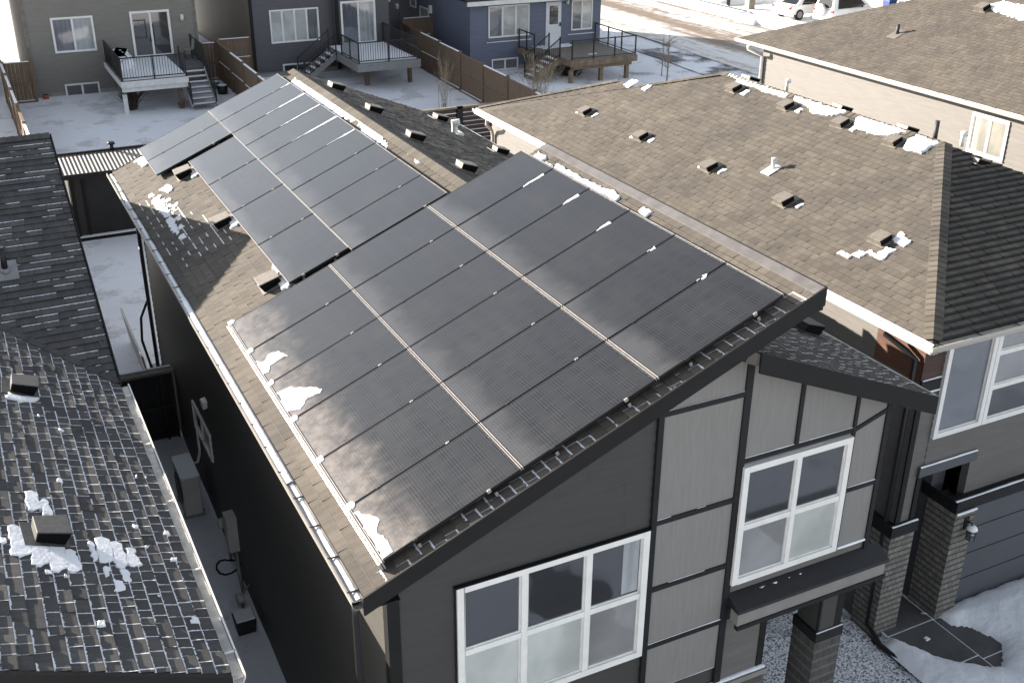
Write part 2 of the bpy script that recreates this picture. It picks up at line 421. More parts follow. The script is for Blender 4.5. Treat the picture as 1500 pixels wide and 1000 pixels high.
def clip(poly, cu, cv):
    """clip a 2d polygon to the convex polygon (cu = list of points, ccw)"""
    out = poly; n = len(cu)
    for i in range(n):
        ax, ay = cu[i]; bx, by = cu[(i + 1) % n]
        inp = out; out = []
        if not inp: return []
        def side(p): return (bx - ax) * (p[1] - ay) - (by - ay) * (p[0] - ax)
        for j in range(len(inp)):
            p, q = inp[j], inp[(j + 1) % len(inp)]; sp, sq = side(p), side(q)
            if sp >= -1e-9: out.append(p)
            if (sp > 1e-9 and sq < -1e-9) or (sp < -1e-9 and sq > 1e-9):
                t = sp / (sp - sq); out.append((p[0] + (q[0] - p[0]) * t, p[1] + (q[1] - p[1]) * t))
    return out
def roof_plane(name, O, U, W, poly, mat, parent, frost=lambda u, v: 0, ex=.143, tw=(.12, .22), thick=.009, slab=.14, down=True):
    """a pitched roof face as courses of single tabs. O origin, U along the eave, W up the slope, poly in (u, w), ccw"""
    rnd = random.Random(name + str(O))
    O, U, W = V(O), V(U).normalized(), V(W).normalized(); Nn = U.cross(W)
    if Nn.z < 0: Nn = -Nn
    mb = MB()
    P = lambda u, w, h: O + U * u + W * w + Nn * h
    u0 = min(p[0] for p in poly); u1 = max(p[0] for p in poly); w0 = min(p[1] for p in poly); w1 = max(p[1] for p in poly)
    k = 0; w = w0
    while w < w1 - 1e-6:
        u = u0 - rnd.random() * .3
        while u < u1:
            d = rnd.uniform(*tw)
            c = clip([(u, w), (u + d, w), (u + d, w + ex), (u, w + ex)], poly, None)
            if len(c) >= 3:
                r = rnd.random(); t = thick * (1.0 if rnd.random() < .5 else 1.7)
                fr = frost((c[0][0] + c[2][0]) / 2, w)
                H = lambda q: t * (1 - (q[1] - w) / ex) + .001
                mb.face([P(q[0], q[1], H(q)) for q in c], [(q[0], q[1]) for q in c],
                        [((q[0] - u) / d, (q[1] - w) / ex, r, fr) for q in c])
                lo = sorted([q for q in c if abs(q[1] - w) < 1e-6])
                if len(lo) >= 2:
                    a, b_ = lo[0], lo[-1]
                    mb.face([P(a[0], a[1], -.004), P(b_[0], b_[1], -.004), P(b_[0], b_[1], H(b_)), P(a[0], a[1], H(a))], None, [(.5, .02, r * .3, 0)] * 4)
                for uu in (u, u + d):
                    sd = sorted([q for q in c if abs(q[0] - uu) < 1e-6], key=lambda q: q[1])
                    if len(sd) >= 2:
                        a, b_ = sd[0], sd[-1]
                        mb.face([P(a[0], a[1], -.004), P(b_[0], b_[1], -.004), P(b_[0], b_[1], H(b_)), P(a[0], a[1], H(a))], None, [(.5, .02, r * .3, 0)] * 4)
            u += d
        w += ex; k += 1
    base = [P(q[0], q[1], -.003) for q in poly]
    mb.prism(base, Nn * -slab)
    return mb.build(name, mat, parent, weld=False)
def cap_run(mb, A, B, N1, N2, w=.15, ex=.142, lift=.026, rise=.012):
    """hip or ridge caps from A to B; L1, R1 directions down either side"""
    A, B = V(A), V(B); D = (B - A); n = max(1, int(D.length / ex)); L1 = D.cross(V(N1)).normalized(); R1 = D.cross(V(N2)).normalized()
    L1 = -L1 if L1.z > 0 else L1; R1 = -R1 if R1.z > 0 else R1
    up = -(L1 + R1)
    up = (V(N1).normalized() + V(N2).normalized()).normalized()
    for i in range(n):
        p = A + D * (i / n); q = A + D * ((i + 1.12) / n); r = random.random()
        a = up * (lift + rise); b_ = up * lift
        tb = [(.5, .4, r, 0)] * 4
        for S in (L1, R1):
            o_ = [p + a, q + b_, q + b_ + S * w - up * .004, p + a + S * w - up * .004]
            if S is R1: o_.reverse()
            mb.face(o_, None, tb)
            if rise > .01: mb.face([p + a, p + a + S * w - up * .004, p + a + S * w - up * .03, p + a - up * .03], None, [(.5, .02, r * .3, 0)] * 4)
def gutter(name, A, B, out, parent, mat, w=.125, h=.11, strap=.62, straps='black_metal'):
    """open trough under a roof edge from A to B; out = horizontal direction away from the wall"""
    A, B, out = V(A), V(B), V(out).normalized(); Z = V((0, 0, 1)); mb = MB()
    prof = [(0, 0), (0, -h), (w * .75, -h), (w, -h * .35), (w, 0.012), (w - .02, 0.012), (w - .02, 0.004), (w - .006, 0.004), (w - .006, -h * .34), (w * .74, -h + .006), (.006, -h + .006), (.006, 0)]
    mb.prism([A + out * x + Z * z for x, z in prof], B - A)
    o = mb.build(name, mat, parent)
    mb = MB(); D = B - A; mb.obox(A + out * .007 - Z * .032 + D * .002, out * (w - .03), D * .996, Z * .012); mb.build('lit_gutter_fill', 'lit_gutter_fill', o)  # pale raised fill, added to stand in for sunlit metal inside the trough
    D = (B - A).normalized(); n = int((B - A).length / strap)
    for i in range(n + 1):
        p = A + (B - A) * ((i + .25) / (n + .5)); mb = MB()
        mb.obox(p + out * .004 + Z * .004 - D * .012, out * (w - .012), D * .024, Z * .008)
        mb.build('gutter_strap', straps, o)
    return o
def snow_patch(mb, O, U, W, pts, h=.05, jit=.03, seg=.045, seed=0):
    """an irregular slab of snow lying on the plane (O, U, W); pts is its outline in plane metres"""
    h = h * .55 if h < .09 else h
    O, U, W = V(O), V(U).normalized(), V(W).normalized(); Nn = U.cross(W)
    if Nn.z < 0: Nn = -Nn
    a = sum(pts[i][0] * pts[(i + 1) % len(pts)][1] - pts[(i + 1) % len(pts)][0] * pts[i][1] for i in range(len(pts)))
    if a < 0: pts = list(reversed(pts))
    ring = []
    for i in range(len(pts)):
        p, q = V(pts[i]).to_2d(), V(pts[(i + 1) % len(pts)]).to_2d(); n = max(1, int((q - p).length / seg))
        for k in range(n): ring.append(p + (q - p) * k / n)
    n = len(ring); out = []
    for i, p in enumerate(ring):
        t = ring[(i + 1) % n] - ring[i - 1]
        nn = V((t.y, -t.x)); nn = nn.normalized() if nn.length > 1e-6 else V((0, 0))
        j = noise.noise(V((p.x * 6 + seed, p.y * 6, seed * 1.7))) * jit + noise.noise(V((p.x * 17, p.y * 17 + seed, 3))) * jit * .9 + noise.noise(V((p.x * 41, p.y * 41 + seed, 5))) * jit * .45
        out.append((p + nn * j, nn))
    P = lambda p, z: O + U * p.x + W * p.y + Nn * z
    r0 = [P(p, -.012) for p, nn in out]; r1 = [P(p - nn * h * .25, h * .7) for p, nn in out]; r2 = [P(p - nn * h * .8, h) for p, nn in out]
    for i in range(n):
        j = (i + 1) % n
        mb.face([r0[i], r0[j], r1[j], r1[i]], smooth=True); mb.face([r1[i], r1[j], r2[j], r2[i]], smooth=True)
    mb.face(r2, smooth=False)
def snow_strip(mb, A, B, across, w, h, seed, base=0.0, seg=.09, cover=.5):
    """broken heaps of snow along a line (a gutter, a ledge)"""
    A, B, X = V(A), V(B), V(across).normalized(); D = B - A; n = int(D.length / seg); Z = V((0, 0, 1)); prev = None
    for i in range(n + 1):
        t = i / n; f = noise.noise(V((t * D.length * .7, seed, 0))) * .5 + noise.noise(V((t * D.length * 2.6, seed, 4))) * .3 + cover
        f = max(0.0, min(1, f * 1.5)); p = A + D * t
        ww = w * (.55 + .45 * f)
        ring = [p + Z * base, p + X * ww + Z * base] if f <= 0 else None
        sec = [p + Z * (base - .015), p + Z * (base + h * f * .8), p + X * ww * .45 + Z * (base + h * f), p + X * ww * .92 + Z * (base + h * f * .55), p + X * ww + Z * (base - .015)]
        if f > .02 and prev is not None:
            for k in range(4): mb.face([prev[k], prev[k + 1], sec[k + 1], sec[k]], smooth=True)
        prev = sec if f > .02 else None
def wall_frame(O, X, Nn):
    O, X, Nn = V(O), V(X).normalized(), V(Nn).normalized(); Z = V((0, 0, 1))
    return lambda x, z, d=0.0: O + X * x + Z * z + Nn * d
def window(parent, F, x0, x1, z0, z1, cols=(), rows=(), panes=None, fw=.06, d=.05, name='window', frame='white_vinyl', mull=.05, sash=True, label=None):
    """F(x, z, d) maps wall coordinates; cols/rows are divider positions; panes: list of materials row by row from the top"""
    mb = MB()
    def bar(a, b_, c, e, dd=d, mi=0):
        mb.hexa([F(a, c, -.02), F(b_, c, -.02), F(b_, c, dd), F(a, c, dd), F(a, e, -.02), F(b_, e, -.02), F(b_, e, dd), F(a, e, dd)], mi)
    bar(x0, x0 + fw, z0, z1); bar(x1 - fw, x1, z0, z1); bar(x0 + fw, x1 - fw, z1 - fw, z1); bar(x0 + fw, x1 - fw, z0, z0 + fw)
    for c in cols: bar(c - mull / 2, c + mull / 2, z0 + fw, z1 - fw, d * .92)
    xs = [x0 + fw] + list(cols) + [x1 - fw]
    for r in rows:
        for i in range(len(xs) - 1):
            bar(xs[i] + (mull / 2 if i else 0), xs[i + 1] - (mull / 2 if i < len(xs) - 2 else 0), r - mull / 2, r + mull / 2, d * .85)
    w = mb.build(name, frame, parent, bevel=.004)
    if label: w['label'] = label
    zs = sorted([z0 + fw] + list(rows) + [z1 - fw], reverse=True)
    per = {}
    k = 0
    for i in range(len(zs) - 1):
        for j in range(len(xs) - 1):
            m = panes[k % len(panes)] if panes else 'pane_dark'; k += 1
            a, b_, t, bt = xs[j] + (mull / 2 if j else 0), xs[j + 1] - (mull / 2 if j < len(xs) - 2 else 0), zs[i] - (mull / 2 if i else 0), zs[i + 1] + (mull / 2 if i < len(zs) - 2 else 0)
            per.setdefault(m, []).append((a, b_, bt, t))
    for m, rs in per.items():
        mb = MB(); sb = MB()
        for a, b_, bt, t in rs:
            mb.hexa([F(a, bt, -.015), F(b_, bt, -.015), F(b_, bt, .02), F(a, bt, .02), F(a, t, -.015), F(b_, t, -.015), F(b_, t, .02), F(a, t, .02)])
            if sash:
                q = .022
                for (e, f_, g, h_) in ((a, a + q, bt, t), (b_ - q, b_, bt, t), (a + q, b_ - q, t - q, t), (a + q, b_ - q, bt, bt + q)):
                    sb.hexa([F(e, g, .02), F(f_, g, .02), F(f_, g, .034), F(e, g, .034), F(e, h_, .02), F(f_, h_, .02), F(f_, h_, .034), F(e, h_, .034)])
        mb.build('pane' if 'dark' in m or 'grey' in m else ('curtained_pane' if m in ('pane_sheer', 'pane_drape', 'pane_cream') else 'blind_pane'), m, w)
        if sash: sb.build('sash', 'white_paint', w)
    return w
def lap_wall(parent, F, poly, mat, lap=.12, t=.013, name='lap_siding', butt=True):
    """real lapped boards over a wall: poly is a convex (x, z) outline, ccw seen from outside or not"""
    rnd = random.Random(str(poly))
    a = sum(poly[i][0] * poly[(i + 1) % len(poly)][1] - poly[(i + 1) % len(poly)][0] * poly[i][1] for i in range(len(poly)))
    if a < 0: poly = list(reversed(poly))
    x0 = min(p[0] for p in poly); x1 = max(p[0] for p in poly); z = min(p[1] for p in poly); z1 = max(p[1] for p in poly); mb = MB()
    while z < z1 - 1e-6:
        xb = x0 - rnd.random() * 3
        while xb < x1:
            xe_ = xb + (3.6 if butt else 100)
            c = clip([(xb, z), (xe_ - .003, z), (xe_ - .003, z + lap), (xb, z + lap)], poly, None)
            if len(c) >= 3:
                H = lambda q: .001 + t * (1 - (q[1] - z) / lap)
                mb.face([F(q[0], q[1], H(q)) for q in c])
                lo = sorted([q for q in c if abs(q[1] - z) < 1e-6])
                if len(lo) >= 2: mb.face([F(lo[0][0], z, .0), F(lo[-1][0], z, .0), F(lo[-1][0], z, t + .001), F(lo[0][0], z, t + .001)])
            xb = xe_
        z += lap
    return mb.build(name, mat, parent, weld=False)
def plate(F, x0, x1, z0, z1, d0, d1, mb=None):
    mb = mb or MB()
    mb.hexa([F(x0, z0, d0), F(x1, z0, d0), F(x1, z0, d1), F(x0, z0, d1), F(x0, z1, d0), F(x1, z1, d0), F(x1, z1, d1), F(x0, z1, d1)])
    return mb

# ================================================================== the house with the solar roof
def RP(u, y, n=-.12): return V((u * CT - n * ST, y, u * ST + n * CT))
def zroof(x, n=-.12): return (x + n * ST) / CT * ST + n * CT
ordn = ['first', 'second', 'third', 'fourth', 'fifth', 'sixth', 'seventh', 'eighth', 'ninth']
H = thing('solar_house', 'two-storey charcoal house with black solar panels over its tan shingle roof', 'house', (3.5, 8, -6))
def frost_main(u, w):
    y = -u
    if y < .02: return 1.05
    if 9.3 < y < 13.1 and w < min(.74, 1.08 - .29 * (y - 9.02)): return .93
    return .0
roof = roof_plane('roof', RP(0, 0), (0, -1, 0), (CT, 0, ST), [(-15.75, -.36), (-6.33, -.36), (-6.33, 4.184), (-15.75, 4.184)], 'tan_shingle', H, frost_main)
roof_plane('roof', RP(0, 0), (0, -1, 0), (CT, 0, ST), [(-6.33, -.36), (.16, -.36), (.16, 5.48), (-6.33, 5.48)], 'tan_shingle', H, frost_main)
roof_plane('roof', (3.9, 0, 1.518), (0, 1, 0), (-CT, 0, ST), [(6.33, -4.62), (16.9, -4.62), (15.95, 0), (6.33, 0)], 'shade_banded_shingle', H, lambda u, w: .1)
roof_plane('roof', (4.352, 0, 1.46), (0, 1, 0), (-CT, 0, ST), [(-.16, -3.2), (6.3, -3.2), (6.3, .1), (-.16, .1)], 'shade_banded_shingle', H, lambda u, w: 1.6)
mb = MB(); cap_run(mb, (3.9, 15.9, 1.535), (3.9, 6.4, 1.535), (-ST, 0, CT), (ST, 0, CT), .16)
mb.build('ridge_cap', 'ridge_shingle', roof, weld=False)
# wide grey flashing that closes the high side of the front slope, and the drop behind it
mb = MB()
a, b = 5.08, 5.196
mb.prism([(a, -.165, zroof(a) + .006), (b, -.165, zroof(b) + .012), (b, 6.33, zroof(b) + .012), (a, 6.33, zroof(a) + .006)], (0, 0, .012))
mb.build('peak_flashing', 'flashing', H)
mb = MB(); mb.box(b, b + .02, -.165, 6.33, zroof(b) - .26, zroof(b) + .03)
mb.box(5.0, b, -.165, -.14, zroof(b) - .26, zroof(b) - .12); mb.build('peak_fascia', 'fascia', H)
# walls
def zu(x): return zroof(x) - .165
def zlow(x): return 1.46 - TAN * (x - 4.352)
mb = MB(); mb.prism([(.1, .2, -6.6), (.1, 15.3, -6.6), (.1, 15.3, zu(.1)), (.1, .2, zu(.1))], (.14, 0, 0)); mb.build('side_wall', 'left_siding', H)
mb = MB()
mb.prism([(.24, 15.3, -6.6), (7.75, 15.3, -6.6), (7.75, 15.3, -.42), (3.9, 15.3, 1.33), (.24, 15.3, zu(.24))], (0, -.14, 0)); mb.build('rear_wall', 'left_siding', H)
mb = MB()
mb.box(7.61, 7.75, 6.3, 15.16, -6.6, -.42); mb.box(6.76, 6.9, .34, 6.16, -2.5, .22); mb.box(5.3, 7.75, 6.16, 6.3, -6.6, .05); mb.box(5.16, 5.3, .34, 6.16, -6.6, -2.5)
mb.box(4.62, 4.76, .34, 6.3, 1.1, 1.68); mb.prism([(3.95, 6.3, 1.35), (4.76, 6.3, 1.1), (4.76, 6.3, 1.7)], (0, -.12, 0))
mb.build('right_wall', 'left_siding', H)
mb = MB()
mb.prism([(.24, .2, -6.6), (5.3, .2, -6.6), (5.3, .2, -2.5), (6.9, .2, -2.5), (6.9, .2, zlow(6.9) - .16), (4.76, .2, zlow(4.76) - .16), (4.76, .2, zu(4.76)), (.24, .2, zu(.24))], (0, .14, 0))
mb.build('front_wall', 'charcoal_siding', H)
mb = MB(); mb.box(.06, .2, .165, .2, -6.5, zu(.2)); mb.box(.06, .1, .2, .30, -6.5, zu(.1)); mb.build('corner_board', 'fascia', H)
# eaves: soffit, barge boards
mb = MB(); mb.prism([(-.28, -.16, zroof(-.28) - .155), (.1, -.16, zroof(-.28) - .155), (.1, 15.7, zroof(-.28) - .155), (-.28, 15.7, zroof(-.28) - .155)], (0, 0, -.015)); mb.build('soffit', 'fascia', H)
mb = MB()
mb.prism([(-.30, -.195, zroof(-.30) - .20), (5.216, -.195, zroof(5.216) - .20), (5.216, -.195, zroof(5.216) + .025), (-.30, -.195, zroof(-.30) + .022)], (0, .03, 0))
mb.build('barge_board', 'fascia', H, bevel=.004); mb = MB()
mb.prism([(4.40, -.193, zlow(4.40) - .235), (7.32, -.193, zlow(7.32) - .235), (7.32, -.193, zlow(7.32) + .02), (4.40, -.193, zlow(4.40) + .02)], (0, .03, 0))
mb.build('barge_board', 'fascia', H, bevel=.004); mb = MB()
mb.prism([(-.28, 15.75, zroof(-.28) - .2), (3.9, 15.75, zroof(3.9) - .2), (3.9, 15.75, zroof(3.9) + .02), (-.28, 15.75, zroof(-.28) + .02)], (0, .03, 0))
mb.build('barge_board', 'fascia', H, bevel=.004)
mb = MB(); mb.box(7.305, 7.33, -.16, 6.2, zlow(7.32) - .17, zlow(7.32) + .02); mb.build('eave_fascia', 'cream_metal', H); mb = MB(); mb.box(8.16, 8.185, 6.4, 16.7, -.42, -.27); mb.build('eave_fascia', 'cream_metal', H)
g = gutter('gutter', (-.287, -.17, zroof(-.287) - .012), (-.287, 15.73, zroof(-.287) - .012), (-1, 0, 0), H, 'gutter_dark', w=.13)
mb = MB(); mb.tube([(-.345, -.06, -.36), (-.345, -.06, -.5), (-.33, 0.0, -.62), (-.33, 0.0, -6.3)], .04, 8)
mb.build('downspout', 'black_metal', H)
mb = MB(); mb.tube([(.02, 15.38, -.4), (.02, 15.38, -5.5), (-.1, 15.5, -5.6)], .045, 8); mb.build('downspout', 'black_metal', H)
# cladding with dark battens
F = wall_frame((0, .2, 0), (1, 0, 0), (0, -1, 0))
mb = MB()
mb.prism([(3.40, .17, -3.30), (4.55, .17, -3.30), (4.55, .17, zu(4.55) - .03), (3.40, .17, zu(3.40) - .03)], (0, .03, 0))
mb.prism([(4.55, .17, -2.0), (6.9, .17, -2.0), (6.9, .17, zlow(6.9) - .2), (4.55, .17, zlow(4.55) - .2)], (0, .03, 0))
mb.build('cladding', 'cladding', H)
mb = MB(); sn = MB()
for x, z0, z1, w in ((3.375, -3.3, zu(3.36) - .02, .075), (4.567, -3.62, zlow(4.6) - .2, .10), (5.40, -.16, zlow(5.4) - .2, .06), (6.325, -2.0, zlow(6.3) - .2, .055), (6.875, -2.3, zlow(6.9) - .2, .07)):
    plate(F, x - w / 2, x + w / 2, z0, z1, .0, .055, mb)
for x0, x1, z in ((3.41, 4.52, .755), (3.41, 4.52, -.70), (3.41, 4.52, -1.67), (3.41, 4.52, -2.55), (4.62, 6.297, -.175), (6.355, 6.84, -1.09)):
    plate(F, x0, x1, z - .035, z + .035, .0, .05, mb)
    snow_strip(sn, F(x0, z + .036, .031), F(x1, z + .036, .031), (0, -1, 0), .02, .012, x0 * 3 + z, cover=.12, seg=.04)
mb.hexa([F(6.355, -.21, 0), F(6.84, -.05, 0), F(6.84, -.05, .05), F(6.355, -.21, .05), F(6.355, -.15, 0), F(6.84, .01, 0), F(6.84, .01, .05), F(6.355, -.15, .05)])
mb.build('batten', 'black_trim', H, bevel=.004)
snow_strip(sn, F(6.36, -2.0, .03), F(6.84, -2.0, .03), (0, -1, 0), .025, .015, 5, cover=.4, seg=.04)
snow_strip(sn, F(3.42, -3.3, .0), F(4.52, -3.3, .0), (0, -1, 0), .03, .012, 8, cover=.35, seg=.04)
mb = MB(); plate(F, 4.62, 6.9, -2.3, -2.0, 0, .02, mb); mb.build('skirt_siding', 'greige_siding', H)
lap_wall(H, F, [(.2, -3.58), (3.34, -3.58), (3.34, zu(3.34)), (.2, zu(.2))], 'charcoal_lap', .148, .016)
window(H, F, .852, 3.327, -2.63, -.75, (1.68, 2.51), (-1.68,), ['pane_dark', 'pane_dark', 'pane_dark', 'pane_blind', 'pane_blind', 'pane_mid'], .085, .065, mull=.075)
mb = MB(); plate(F, .82, 3.34, -.75, -.735, 0, .075, mb); plate(F, .835, .852, -2.63, -.75, 0, .04, mb); mb.build('window_flashing', 'black_trim', H)
F2 = wall_frame((0, .17, 0), (1, 0, 0), (0, -1, 0))
window(H, F2, 4.60, 6.297, -1.985, -.245, (5.455,), (-1.135,), ['pane_dark', 'pane_dark', 'pane_mid', 'pane_blind'], .085, .065, mull=.075)
# curtain seen through the upper right pane of the wide window
mb = MB(); plate(F, 2.99, 3.21, -1.60, -.86, .0205, .0215, mb); mb.build('curtain', 'pane_sheer', H)
# porch canopy, beam, pier, lower wall and ledge
mb = MB(); mb.prism([(4.60, .18, -2.30), (4.60, .18, -2.14), (4.60, -.08, -2.27), (4.60, -.08, -2.31)], (2.52, 0, 0)); mb.build('porch_roof', 'black_metal', H, bevel=.006)
mb = MB(); mb.box(4.62, 7.08, -.055, .10, -2.51, -2.312); mb.box(6.95, 7.08, .10, 3.4, -2.53, -2.312); mb.build('porch_beam', 'beam_wrap', H, bevel=.005)
mb = MB(); mb.box(4.62, 7.10, -.07, .0, -2.575, -2.51); mb.box(5.32, 6.95, .1, 6.1, -2.56, -2.53); mb.build('porch_ceiling', 'black_trim', H)
p = thing  # (columns are parts of the house)
mb = MB(); mb.box(6.07, 6.47, .0, .40, -3.18, -2.575); c = mb.build('porch_column', 'charcoal_siding', H)
mb = MB(); mb.box(6.36, 6.475, -.005, .02, -3.18, -2.575); mb.box(6.065, 6.10, -.005, .02, -3.18, -2.575); mb.build('corner_board', 'fascia', c)
mb = MB(); mb.box(6.03, 6.51, -.04, .44, -3.34, -3.18); mb.build('column_band', 'black_trim', c, bevel=.004)
mb = MB(); mb.box(6.04, 6.50, -.03, .43, -6.6, -3.34); mb.build('brick_base', 'dark_brick', c)
snow_strip(sn, (6.04, -.035, -3.18), (6.50, -.035, -3.18), (0, 1, 0), .03, .012, 11, cover=.4, seg=.04)
for q in (5.05, 5.16, 5.31, 5.60, 5.78): snow_patch(sn, (0, .12, -2.175), (1, 0, 0), (0, 1, -.5), [(q - .06, -.01), (q + .05, 0), (q + .06, .03), (q - .05, .025)], .012, .02, .02, q)
mb = MB(); mb.box(3.2, 5.36, .08, .2, -3.66, -3.58); mb.build('ledge', 'beam_wrap', H, bevel=.004)
mb = MB(); mb.box(.1, 5.33, .1, .2, -6.6, -3.66); mb.box(5.301, 5.33, .2, 6.1, -6.6, -3.66); mb.build('brick_base', 'dark_brick', H)
mb = MB(); plate(F, 4.63, 5.30, -3.58, -2.575, 0, .02, mb); mb.build('lower_siding', 'greige_siding', H)
mb = MB(); plate(F, 5.22, 5.32, -3.58, -2.575, .0, .035, mb); mb.build('corner_board', 'fascia', H)
snow_strip(sn, (3.3, .19, -3.58), (5.34, .19, -3.58), (0, -1, 0), .10, .03, 9, cover=.35, seg=.05)
solo(sn, 'ledge_snow', 'snow', 'thin lines of snow on the battens and ledges of the charcoal house front', 'snow', (5, .1, -2), kind='stuff')
mb = MB(); mb.box(5.34, 6.2, 6.10, 6.15, -6.3, -4.2); mb.build('front_door', 'fascia', H)
# side wall fittings
FL = wall_frame((.1, 0, 0), (0, 1, 0), (-1, 0, 0))
lap_wall(H, FL, [(.3, -6.4), (15.3, -6.4), (15.3, zu(.1)), (.3, zu(.1))], 'left_lap', .148, .014)
window(H, FL, 9.85, 11.4, -4.36, -3.76, (10.62,), (), ['pane_dark', 'pane_dark'], .07, .05)
mb = MB(); mb.prism([FL(9.80, -3.16, 0), FL(10.02, -3.16, 0), FL(10.02, -3.02, 0), FL(9.80, -3.02, 0)], (-.10, 0, -.03)); mb.build('dryer_vent', 'pvc_white', H, bevel=.01)

# ------------------------------------------------------------------ snow lying on this roof
sn = MB(); Op, Up, Wp = RP(0, 0, -.11), (0, -1, 0), (CT, 0, ST)
def rp_patch(pts, h=.05, seed=0, jit=.03): snow_patch(sn, Op, Up, Wp, [(-y, u) for u, y in pts], h, jit, seed=seed)
rp_patch([(.02, 12.95), (.0, 12.2), (.04, 11.7), (.16, 11.75), (.20, 12.3), (.17, 13.05)], .02, 1, .07)
rp_patch([(.02, 11.6), (.0, 10.9), (.06, 10.7), (.14, 10.9), (.18, 11.5), (.12, 11.7)], .02, 71, .07)
for q, (u_, y_) in enumerate(((.27, 12.5), (.25, 12.2), (.26, 11.9), (.24, 11.4), (.2, 11.0), (.12, 10.5), (.32, 12.05), (.05, 13.2))): rp_patch([(u_ - .05, y_ - .1), (u_ + .05, y_ - .09), (u_ + .05, y_ + .1), (u_ - .04, y_ + .1)], .02, 80 + q, .05)
rp_patch([(.24, 13.25), (.44, 13.3), (.52, 12.95), (.36, 12.8)], .04, 2, .05)
rp_patch([(.15, 15.6), (.3, 15.65), (.42, 15.5), (.40, 15.0), (.28, 14.95), (.22, 15.2)], .06, 3, .05)
for k, yy in enumerate((13.25, 10.05, 6.95)):
    rp_patch([(.88, yy - .32), (.99, yy - .40), (1.10, yy - .30), (1.10, yy + .10), (.98, yy + .02), (.92, yy - .10)], .06, 5 + k)
rp_patch([(1.02, 7.55), (1.10, 7.62), (1.11, 7.22), (1.0, 7.15)], .06, 9)
# band of snow beside the ridge, above the rear array
rp_patch([(3.86, 15.2), (4.02, 15.3), (4.13, 14.9), (4.14, 13.6), (4.10, 12.4), (4.14, 11.2), (4.12, 10.2), (3.98, 9.5), (3.90, 9.3), (3.87, 10.5), (3.95, 10.9), (4.03, 11.2), (3.90, 11.6), (3.86, 12.2), (3.87, 13.6)], .016, 12, .09)
for q, yy in ((4.03, 15.35), (4.05, 8.7), (4.0, 8.2)): rp_patch([(q, yy), (q + .05, yy + .16), (q + .1, yy + .05), (q + .06, yy - .12)], .02, int(yy * 7))
# heaps under the flashing of the front slope
for i, (u0, y0, w, l) in enumerate(((5.33, 6.05, .10, .16), (5.24, 5.75, .12, .2), (5.31, 5.2, .14, .34), (5.29, 4.75, .12, .3), (5.31, 4.3, .11, .34), (5.33, 3.95, .08, .2), (5.35, 3.1, .07, .12))):
    rp_patch([(u0 - w, y0 - l), (u0 + .05, y0 - l * .9), (u0 + .06, y0 + l), (u0 - w * .8, y0 + l * .8)], .05, 30 + i, .05)
solo(sn, 'roof_snow', 'roof_snow', 'patches of white snow left on the tan shingles of the solar roof', 'snow', (2, 8, .5), kind='stuff')
sn = MB(); y = -.1
snow_strip(sn, (-.295, -.14, zroof(-.3) - .03), (-.295, 15.7, zroof(-.3) - .03), (-1, 0, 0), .085, .04, 3.3, cover=.42)
snow_strip(sn, (-.295, 2.2, zroof(-.3) - .028), (-.295, 8.2, zroof(-.3) - .028), (-1, 0, 0), .10, .045, 5.1, cover=.85)
solo(sn, 'gutter_snow', 'roof_snow', 'broken snow lying in the long gutter of the solar house', 'snow', (-.33, 8, -.3), kind='stuff')

# ------------------------------------------------------------------ solar panels
def make_panel(long_, glass, label, rail=True):
    """local frame: x up the slope, y along the ridge, z off the roof; origin at the lower front corner"""
    t = thing('solar_module', label, 'solar panel', (0, 0, 0), 'black solar panels on the roof')
    Lx, Wy = long_
    mb = MB(); f = .012
    mb.box(0, Lx, 0, f, -.035, 0); mb.box(0, Lx, Wy - f, Wy, -.035, 0); mb.box(0, f, f, Wy - f, -.035, 0); mb.box(Lx - f, Lx, f, Wy - f, -.035, 0)
    mb.build('panel_frame', 'panel_frame', t)
    mb = MB()
    vert = Lx >= Wy
    mb.face([(f, f, -.002), (Lx - f, f, -.002), (Lx - f, Wy - f, -.002), (f, Wy - f, -.002)], [(0, 0), (Lx, 0), (Lx, Wy), (0, Wy)])
    mb.face([(f, Wy - f, -.02), (Lx - f, Wy - f, -.02), (Lx - f, f, -.02), (f, f, -.02)])
    mb.build('cell_sheet', glass, t)
    if rail:
        for x in (-.012, Lx + .002):
            mb = MB(); mb.box(x, x + .010, .004, Wy - .004, -.034, .003); mb.build('edge_strip', 'aluminium', t)
    for x in ((.35, Lx - .42) if vert else (.22, Lx - .22)):
        mb = MB(); mb.box(x, x + .045, -.016, .004, -.03, .006); mb.tube([(x + .022, -.007, .004), (x + .022, -.007, .013)], .007, 6)
        mb.build('clamp', 'black_metal' if int(x * 10) % 2 else 'aluminium', t)
    return t
BAS = Matrix(((CT, 0, -ST, 0), (0, 1, 0, 0), (ST, 0, CT, 0), (0, 0, 0, 1)))
def pose(u, y, n=0): return Matrix.Translation(RP(u, y, n)) @ BAS
protos = {}
def put(kind, u, y, label, n=0.0):
    key = kind
    if key not in protos:
        size, glass = {'low': ((1.665, 1.04), 'cells_dusty'), 'mid': ((1.715, 1.04), 'cells'), 'top': ((1.71, 1.04), 'cells'), 'rear': ((1.705, 1.04), 'cells'), 'flat': ((1.03, 1.745), 'cells'), 'tail': ((1.69, 1.04), 'cells')}[kind]
        o = make_panel(size, glass, label); o.matrix_world = pose(u, y, n); protos[key] = o
    else: dup(protos[key], mat=pose(u, y, n), label=label)
for row, (kind, u) in enumerate((('low', 0.0), ('mid', 1.703), ('top', 3.463))):
    nm = ('lowest', 'middle', 'highest')[row]
    for k in range(6):
        put(kind, u, k * 1.06 + .006, f'black solar panel, {ordn[k]} from the gable in the {nm} row of the front array', .004 * random.random())
for k in range(9):
    put('rear', 2.105, 6.408 + k * 1.058, f'black solar panel, {ordn[k]} from the front in the upper row of the rear array', .004 * random.random())
